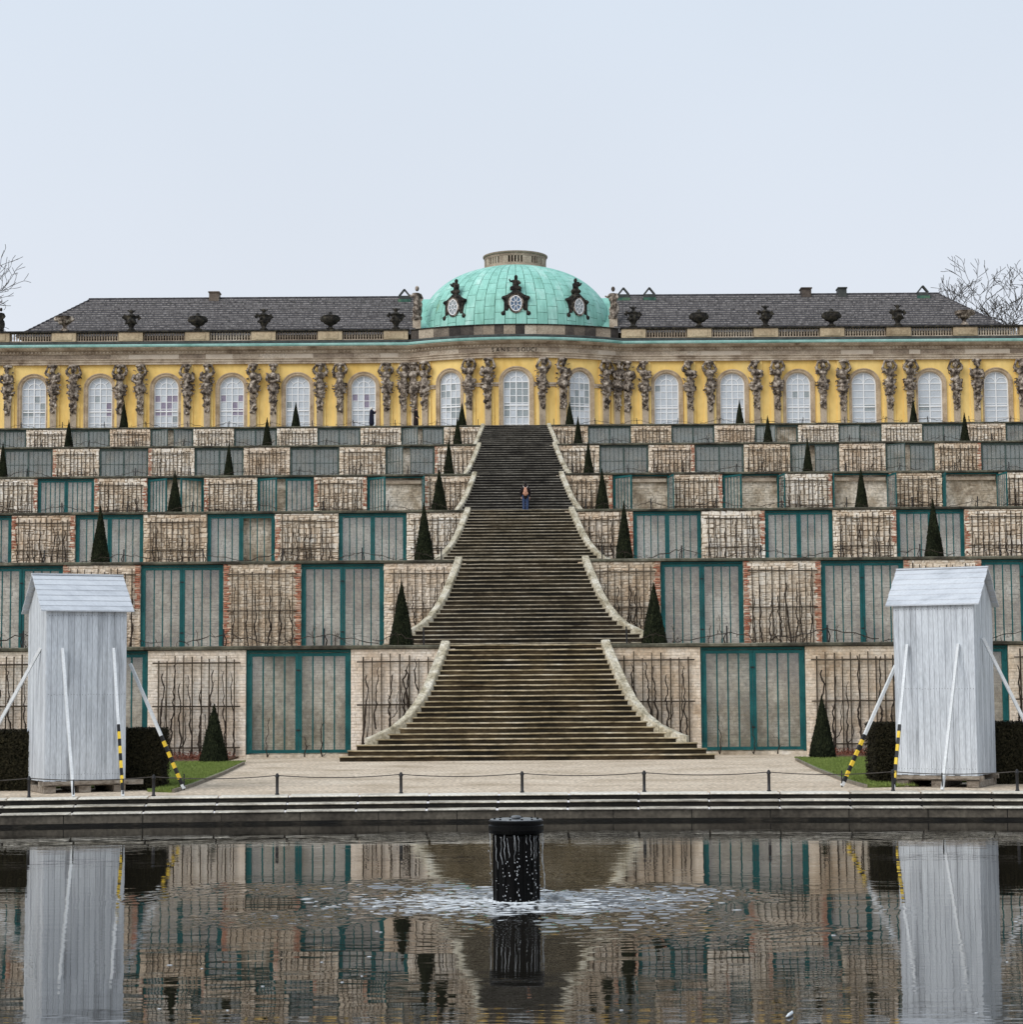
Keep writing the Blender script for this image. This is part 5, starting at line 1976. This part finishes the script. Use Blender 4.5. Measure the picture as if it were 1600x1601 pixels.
# ------------------------------------------------------------------ white winter sheds round the statues
def build_shed(side):
    s = side
    name = 'left' if s < 0 else 'right'
    W_, D_ = 1.78, 1.75
    # front corner next to the picture edge, and the turn towards the pool
    if s < 0:
        cx, cy, phi = -10.58, 44.62, R(26)
    else:
        cx, cy, phi = 9.56, 44.35, R(-26)
    tx, ty = math.cos(phi), math.sin(phi)
    # local origin: middle of the front face, x along the front, y into the shed
    ox, oy = (cx + tx * W_ / 2, cy + ty * W_ / 2) if s < 0 else (cx - tx * W_ / 2, cy - ty * W_ / 2)
    root = empty('statue_shed', (ox, oy, 0), phi, label='tall narrow white plank shed with pitched roof at the %s of the pool' % name, cat='shed', group='white sheds beside the pool')
    r = random.Random(91 + s)
    zb, ze, zr = .27, 3.97, 4.74
    hw = W_ / 2
    inner = MB().box(-hw + .03, hw - .03, .03, D_ - .03, zb, ze)
    inner.add([(-hw + .03, .03, ze), (hw - .03, .03, ze), (hw - .03, D_ - .03, ze), (-hw + .03, D_ - .03, ze), (-hw + .03, D_ / 2, zr - .1), (hw - .03, D_ / 2, zr - .1)],
              [(0, 1, 5, 4), (2, 3, 4, 5), (0, 4, 3), (1, 2, 5)])
    inner.build('inner_box', MT['lead'], root, world=False)

    def board(a, b, y, face):
        jit = r.uniform(0, .005)
        z0, z1 = zb - .02 + r.uniform(-.012, .012), ze
        m = MB()
        if face in ('front', 'back'):
            yy = (-.0 - jit, .028) if face == 'front' else (D_ - .028, D_ + jit)
            m.box(a + .003, b - .003, yy[0], yy[1], z0, z1 - .02)
        else:
            xx = (-hw - jit, -hw + .028) if face == 'left' else (hw - .028, hw + jit)
            f = lambda t: ze + (zr - ze - .06) * (1 - abs(t - D_ / 2) / (D_ / 2))
            m.add([(xx[0], a + .003, z0), (xx[1], a + .003, z0), (xx[1], b - .003, z0), (xx[0], b - .003, z0), (xx[0], a + .003, f(a)), (xx[1], a + .003, f(a)), (xx[1], b - .003, f(b)), (xx[0], b - .003, f(b))],
                  [(4, 5, 6, 7), (0, 1, 5, 4), (1, 2, 6, 5), (2, 3, 7, 6), (3, 0, 4, 7), (3, 2, 1, 0)])
        m.build('plank', MT['shed'], root, world=False)
    for face in ('front', 'back', 'left', 'right'):
        x = -hw if face in ('front', 'back') else .03
        end = hw if face in ('front', 'back') else D_ - .03
        while x < end - .02:
            w = r.uniform(.10, .15)
            b = min(end, x + w)
            if end - b < .05:
                b = end
            board(x, b, 0, face)
            x = b
    # roof boards
    ov, oh = .09, .14
    L_ = math.hypot(D_ / 2 + ov, (zr - ze) * (D_ / 2 + ov) / (D_ / 2))
    sl = (zr - ze) / (D_ / 2)
    for f in (0, 1):
        n = 7
        for i in range(n):
            d0, d1 = (D_ / 2 + ov) * i / n, (D_ / 2 + ov) * (i + 1.12) / n
            if i == n - 1:
                d1 = D_ / 2 + ov
            jx = r.uniform(-.006, .006)
            th = .03
            pts = []
            for d, e in ((d0, .0), (d1, .022)):
                yy = D_ / 2 - d if f == 0 else D_ / 2 + d
                pts += [(yy, zr - sl * d + e + .02), (yy, zr - sl * d + e + .02 + th)]
            vs = []
            for x in (-hw - oh + jx, hw + oh + jx):
                vs += [(x, p[0], p[1]) for p in pts]
            m = MB().add(vs, [(0, 2, 3, 1), (4, 5, 7, 6), (1, 3, 7, 5), (0, 4, 6, 2), (2, 6, 7, 3), (0, 1, 5, 4)])
            m.build('roof_board', MT['shed_roof'], root, world=False)
    MB().box(-hw - oh, hw + oh, D_ / 2 - .05, D_ / 2 + .05, zr + .035, zr + .07).build('ridge_board', MT['shed_roof'], root, world=False)
    nails = MB()
    for zz in (zb + .12, (zb + ze) / 2, ze - .12):
        x = -hw + .06
        while x < hw:
            nails.ell((x, -.007, zz + r.uniform(-.01, .01)), (.007, .003, .007), 6)
            x += .062
    nails.build('nails', MT['iron'], root, world=False)
    # skids and bearers it stands on
    for yy in (.12, D_ - .22):
        MB().box(-hw - (.10 if yy < 1 else 0), hw + (.42 if s < 0 else .1), yy - .06, yy + .06, .14, .245).build('bearer', MT['timber'], root, world=False)
    for xx in (-hw + .12, .0, hw - .12):
        MB().box(xx - .13, xx + .13, .02, D_ - .05, 0, .138).build('skid', MT['timber'], root, world=False)
    MB().box(-hw - .05, hw + .05, -.06, -.002, .17, .245).build('front_bearer', MT['timber'], root, world=False)
    # props
    if s < 0:
        props = [((-9.62, 43.05, .0), (-10.25, 44.72, 3.12), 0), ((-8.60, 43.12, .0), (-9.21, 45.1, 3.12), .47), ((-7.72, 45.6, .03), (-9.0, 45.95, 2.8), .42), ((-12.6, 45.4, 0), (-10.80, 45.05, 3.15), 0)]
    else:
        props = [((6.72, 44.9, .03), (8.05, 45.45, 2.64), .42), ((7.56, 43.4, 0), (8.22, 44.95, 3.08), .44), ((8.6, 43.45, 0), (9.24, 44.48, 3.08), 0), ((11.45, 45.1, 0), (9.86, 44.85, 3.22), 0), ((10.62, 47.6, 0), (10.05, 46.0, 2.5), 0)]
    for a, b, stripe in props:
        a, b = Vector(a), Vector(b)
        # in the shed's own axes
        inv = LOC[root.name].inverted()
        pr = empty('prop', tuple(a), 0, root)
        m = MB().bar(a, b, .055, .065)
        m.build('beam', MT['brace'], pr)
        if stripe:
            n = 9
            for i in range(n):
                t0, t1 = .035 + (stripe - .035) * i / n, .035 + (stripe - .035) * (i + 1) / n
                MB().bar(a.lerp(b, t0), a.lerp(b, t1), .061, .071).build('stripe', MT['tape_yellow'] if i % 2 else MT['tape_black'], pr)
        MB().box(a.x - .012, a.x + .012, a.y - .012, a.y + .012, 0, .36).build('ground_peg', MT['iron'], pr)
    return root


build_shed(-1)
build_shed(1)


# ------------------------------------------------------------------ low chain fence along the pool
def build_fence():
    xs = [-13.1, -10.5, -7.97, -5.41, -2.81, -.25, 2.33, 4.95, 7.52, 10.05, 12.6]
    post = MB().lathe([(.045, 0), (.045, .02), (.032, .03), (.032, .36), (.045, .365), (.045, .385), (.03, .39), (.034, .41), (.022, .44), (0, .45)], 12).mesh('fence_post', MT['iron'], True)
    ys = [43.62 - x * x / 142 for x in xs]
    vis = list(range(1, 10))
    for n, i in enumerate(vis):
        o = link('fence_post', post, None, (xs[i], ys[i], 0))
        tag(o, 'short black iron fence post at the pool, %s from the left' % NTH[n], 'post', 'posts of the low fence')
    for n in range(len(xs) - 1):
        a, b = Vector((xs[n], ys[n], .40)), Vector((xs[n + 1], ys[n + 1], .40))
        pts = []
        for q in range(17):
            t = q / 16
            p = a.lerp(b, t)
            p.z -= .055 * 4 * t * (1 - t)
            pts.append(tuple(p))
        o = MB().tube(pts, .011, 6).build('fence_rope', MT['rope'])
        tag(o, 'thin dark rope sagging between low pool fence posts, %s span from the left' % NTH[n], 'rope', 'ropes of the low fence')


build_fence()


# ------------------------------------------------------------------ stakes and cordon vines on the terrace edges
def build_stakes():
    r = random.Random(17)
    stake = MB().box(-.025, .025, -.02, .02, 0, .62).mesh('vine_stake', MT['iron'])
    cords = []
    for v in range(6):
        m = MB()
        a = 0
        pts = [(-1.6, 0, r.uniform(.15, .35))]
        x = -1.6
        while x < 1.6:
            x += r.uniform(.12, .3)
            u = abs(x) / 1.6
            pts.append((x, r.uniform(-.03, .03), .48 - .34 * u + r.uniform(-.05, .05)))
        m.tube(pts, [r.uniform(.010, .02) for _ in pts], 5)
        for _ in range(9):
            p = r.choice(pts)
            m.tube([p, (p[0] + r.uniform(-.2, .2), p[1], p[2] + r.uniform(-.2, .2)), (p[0] + r.uniform(-.4, .4), p[1], p[2] + r.uniform(-.3, .25))], [.009, .007, .004], 4)
        m.tube([(0.05, .05, 0), (.1, .03, .25), (.02, 0, .46)], [.03, .022, .015], 5)
        cords.append(m.mesh('cordon_vine', MT['vine']))
    for k in range(6):
        for s in (-1, 1):
            n = 0
            x = 3.35 if k < 5 else 3.0
            while x < EXT[k] - 3:
                y = WALL_Y[k] + .75
                o = link('vine_stake', stake, None, (s * x, y, TOP_Z[k] - .04))
                o.rotation_euler = (r.uniform(-.04, .04), r.uniform(-.04, .04), 0)
                side = 'left' if s < 0 else 'right'
                tag(o, 'thin black stake on the %s terrace edge, %s one %s of the stairs' % (ORD[k], NTH[n], side), 'stake', 'stakes along the terrace edges')
                if x > 3.5 or k < 5:
                    c = link('cordon_vine', r.choice(cords), None, (s * (x + (.9 if x < 3.5 else 0)), y + .04, TOP_Z[k] - .04))
                    c.scale = (r.choice((-1, 1)) * (r.uniform(.8, 1.05) if x > 3.5 else .5), 1, r.uniform(.7, 1.1))
                    tag(c, 'straggling bare cordon vine at the %s stake %s of the stairs, %s terrace' % (NTH[n], side, ORD[k]), 'vine', 'cordon vines along the terrace edges')
                x += 3.31
                n += 1


build_stakes()


# ------------------------------------------------------------------ bare trees behind the palace
def bare_tree(name, x, y, z, h, seed, label, lean=0.0, mt='bark', dens=1.0):
    r = random.Random(seed)
    root = empty(name, (x, y, z), label=label, cat='tree', group='bare trees behind the palace')
    trunk, crown = MB(), MB()

    rmin = .026 if mt == 'twig' else .030

    def grow(p, d, l, rad, lev, mb):
        n = 5 if lev < 2 else 3
        pts, rr = [p], [rad]
        q, dd = Vector(p), Vector(d)
        for i in range(n):
            dd = (dd + Vector((r.gauss(0, .17), r.gauss(0, .17), r.gauss(.02, .1)))).normalized()
            q = q + dd * (l / n)
            pts.append(tuple(q))
            rr.append(max(rmin, rad * (1 - .42 * (i + 1) / n)))
        mb.tube(pts, rr, 6 if lev < 2 else (4 if lev < 3 else 3), cap=False)
        if lev >= 7 or l < .4:
            return
        m = (3, 3, 3, 3, 3, 3, 2)[lev]
        for i in range(m):
            t = r.uniform(.4, 1.0) if i else 1.0
            k = min(n, max(1, int(round(t * n))))
            ax = Vector((r.gauss(0, 1), r.gauss(0, 1), r.gauss(0, .4))).normalized()
            nd = (dd * .8 + ax * r.uniform(.45, .9) + Vector((0, 0, .10))).normalized()
            grow(pts[k], nd, l * r.uniform(.6, .82), rr[k] * r.uniform(.55, .8), lev + 1, crown)
    grow((x, y, z), Vector((lean, 0, 1)).normalized(), h * .30, h * .027, 0, trunk)
    trunk.build('trunk', MT[mt], root, True)
    crown.build('crown', MT['twig'] if mt == 'twig' else MT['bark'], root, True)


bare_tree('bare_tree', -60.0, 214, 23, 39, 21, 'bare winter tree whose twigs enter at the left edge above the roof', .02)
bare_tree('bare_tree', 52.2, 212, 23, 21, 33, 'dark bare tree with leaning limbs at the right end of the roof', -.12)
bare_tree('bare_tree', 54.0, 232, 23, 22, 45, 'fine pale bare tree behind the right hip of the roof', -.05, 'twig')
bare_tree('bare_tree', 58.6, 220, 23, 31, 58, 'tall bare tree just reaching in at the right edge', -.03)
bare_tree('bare_tree', 55.0, 240, 23, 25, 71, 'hazy bare tree behind the dark one at the right roof end', .0, 'twig')


# ------------------------------------------------------------------ people
def tube_blob(chains, lumps, mt, name, vox=.018, it=2):
    mb = MB()
    for pts, rr in chains:
        mb.tube(pts, rr, 10)
        for p, q in ((pts[0], rr[0]), (pts[-1], rr[-1])):
            mb.ell(p, q, 8)
    for c, q in lumps:
        mb.ell(c, q, 10)
    return blob(mb, MT[mt], vox, name, True, it)


def hand(s, p, d):
    """palm, four fingers and a thumb, curled a little; p wrist, d pointing direction"""
    P_, d = Vector(p), Vector(d).normalized()
    side = Vector((s, 0, 0)) - d * d.dot(Vector((s, 0, 0)))
    side = side.normalized() if side.length > .05 else Vector((0, 1, 0))
    nrm = d.cross(side)
    ch = [([tuple(P_), tuple(P_ + d * .08)], [.026, .036])]
    for i, l in enumerate((.075, .085, .08, .062)):
        o = side * (.027 - .018 * i)
        b = P_ + d * .085 + o
        ch.append(([tuple(b), tuple(b + d * l * .55 + nrm * .008), tuple(b + d * l * .95 + nrm * .03)], [.010, .0095, .008]))
    b = P_ + d * .03 + side * .034
    ch.append(([tuple(b), tuple(b + d * .035 + side * .026), tuple(b + d * .07 + side * .03)], [.012, .011, .009]))
    return ch


def person_stairs():
    z = BASE_Z[3] + 8 * (TOP_Z[3] - BASE_Z[3]) / N_STEP + .005
    x, y = .42, WALL_Y[3] - (N_STEP - 8) * TREAD + .06
    root = empty('person', (x, y, z), label='person with dark jacket, blue jeans and pink backpack climbing the stairs', cat='person')
    # faces the palace (+y): seen from behind
    L_ = lambda nm, me: link(nm, me, root, (0, 0, 0), 0, False)
    body = [([(-.10, 0, .10), (-.10, .02, .48), (-.09, 0, .88)], [.055, .065, .085]), ([(.09, .0, .10), (.10, .02, .48), (.09, 0, .88)], [.055, .065, .085]),
            ([(0, 0, .88), (0, 0, 1.15), (0, 0, 1.38)], [.14, .13, .15]), ([(-.17, 0, 1.38), (-.25, -.02, 1.12), (-.22, .06, .86)], [.055, .045, .035]), ([(.17, 0, 1.38), (.25, -.02, 1.12), (.22, .06, .86)], [.055, .045, .035]),
            ([(0, 0, 1.38), (0, .01, 1.53)], [.06, .055])]
    body += hand(-1, (-.22, .06, .86), (0, .25, -1)) + hand(1, (.22, .06, .86), (0, .25, -1))
    L_('body', tube_blob(body, [((0, .01, 1.62), (.078, .095, .115)), ((0, .105, 1.61), (.016, .02, .02)), ((-.08, 0, 1.61), (.014, .025, .03)), ((.08, 0, 1.61), (.014, .025, .03))], 'skin', 'body', .012))
    L_('hair', tube_blob([], [((0, -.015, 1.655), (.098, .108, .105)), ((0, -.06, 1.60), (.085, .06, .09))], 'hair_black', 'hair'))
    L_('jacket', tube_blob([([(0, 0, .86), (0, 0, 1.12), (0, 0, 1.40)], [.175, .17, .165]), ([(-.15, 0, 1.40), (-.27, -.02, 1.14), (-.235, .05, .90)], [.085, .075, .055]), ([(.15, 0, 1.40), (.27, -.02, 1.14), (.235, .05, .90)], [.085, .075, .055]), ([(0, 0, 1.42), (0, 0, 1.5)], [.085, .075])], [((0, 0, 1.36), (.23, .12, .1))], 'jacket_dark', 'jacket'))
    L_('jeans', tube_blob([([(-.10, -.01, .07), (-.105, .01, .48), (-.09, 0, .90)], [.075, .085, .115]), ([(.09, -.01, .07), (.105, .01, .48), (.09, 0, .90)], [.075, .085, .115])], [((0, 0, .9), (.17, .12, .1))], 'jeans', 'jeans'))
    for s in (-1, 1):
        L_('shoe', tube_blob([([(s * .095, -.07, .045), (s * .10, .05, .05), (s * .105, .14, .038)], [.045, .05, .038])], [], 'shoe', 'shoe', .012))
    bg = empty('backpack', (x, y - .2, z + 1.0), label='salmon pink backpack on the back of the person on the stairs', cat='backpack')
    o = link('pack', tube_blob([([(0, 0, .0), (0, -.02, .18), (0, 0, .34)], [.125, .125, .075])], [((-.08, -.04, .03), (.09, .08, .09)), ((.08, -.04, .03), (.09, .08, .09)), ((0, -.1, .12), (.085, .05, .1))], 'bag', 'pack', .015), bg, (0, 0, 0), 0, False)
    for s in (-1, 1):
        link('strap', MB().tube([(s * .05, .04, .33), (s * .115, .10, .45), (s * .13, .2, .50)], .02, 6).mesh('strap', MT['strap'], True), bg, (0, 0, 0), 0, False)


def person_coat(x, y, z, face, label, hair, coat, phone, h=1.0):
    root = empty('person', (x, y, z), face, label=label, cat='person')
    L_ = lambda nm, me: link(nm, me, root, (0, 0, 0), 0, False)
    # local -y is forward
    if phone:
        la = [(.17, 0, 1.38), (.23, -.16, 1.20), (.12, -.34, 1.40)]
        ra = [(-.17, 0, 1.38), (-.23, -.16, 1.20), (-.1, -.34, 1.40)]
    else:
        la = [(.17, 0, 1.38), (.24, .0, 1.12), (.2, -.16, .95)]
        ra = [(-.17, 0, 1.38), (-.24, .0, 1.12), (-.2, -.16, .95)]
    body = [([(-.09, 0, .08), (-.09, -.01, .48), (-.08, 0, .88)], [.05, .06, .08]), ([(.09, .0, .08), (.09, -.01, .48), (.08, 0, .88)], [.05, .06, .08]),
            ([(0, 0, .88), (0, 0, 1.15), (0, 0, 1.38)], [.13, .12, .14]), (la, [.05, .043, .033]), (ra, [.05, .043, .033]), ([(0, 0, 1.38), (0, -.01, 1.53)], [.058, .052])]
    for s, arm in ((1, la), (-1, ra)):
        body += hand(-s, arm[2], Vector(arm[2]) - Vector(arm[1]))
    L_('body', tube_blob(body, [((0, -.01, 1.62), (.076, .092, .112)), ((0, -.105, 1.61), (.016, .02, .02)), ((-.078, 0, 1.61), (.014, .025, .03)), ((.078, 0, 1.61), (.014, .025, .03))], 'skin', 'body', .012))
    L_('hair', tube_blob([], [((0, .02, 1.66), (.108, .115, .112)), ((0, .06, 1.60), (.10, .06, .09))], hair, 'hair'))
    L_('coat', tube_blob([([(0, 0, .42), (0, 0, .9), (0, 0, 1.15), (0, 0, 1.40)], [.22, .19, .18, .16]), ([la[0], la[1], tuple(Vector(la[1]).lerp(Vector(la[2]), .8))], [.085, .075, .055]), ([ra[0], ra[1], tuple(Vector(ra[1]).lerp(Vector(ra[2]), .8))], [.085, .075, .055]), ([(0, 0, 1.42), (0, 0, 1.5)], [.085, .07])], [((0, 0, 1.36), (.22, .12, .09))], coat, 'coat'))
    for s in (-1, 1):
        L_('trouser_leg', tube_blob([([(s * .09, 0, .07), (s * .09, -.01, .5)], [.065, .085])], [], 'jacket_dark', 'trouser_leg'))
        L_('shoe', tube_blob([([(s * .09, .06, .04), (s * .10, -.05, .045), (s * .105, -.14, .035)], [.04, .045, .035])], [], 'jacket_dark', 'shoe', .012))
    root.scale = (h, h, h)
    if phone:
        c, s_ = math.cos(face), math.sin(face)
        px, py = 0, -.44
        o = MB().box(-.075, .075, -.006, .006, -.04, .04).build('phone', MT['iron'], None, loc=(x + px * c - py * s_, y + px * s_ + py * c, z + 1.47 * h), rz=face)
        tag(o, 'dark phone held up by the white haired person on the top terrace', 'phone')


person_stairs()
person_coat(-11.55, 162.5, GROUND_P - .03, R(125), 'white haired person in a navy coat holding up a phone, top terrace', 'hair_white', 'coat_navy', True)
person_coat(-8.02, 163.1, GROUND_P - .03, R(60), 'person in a long black coat walking on the top terrace', 'hair_black', 'jacket_dark', False, 1.0)
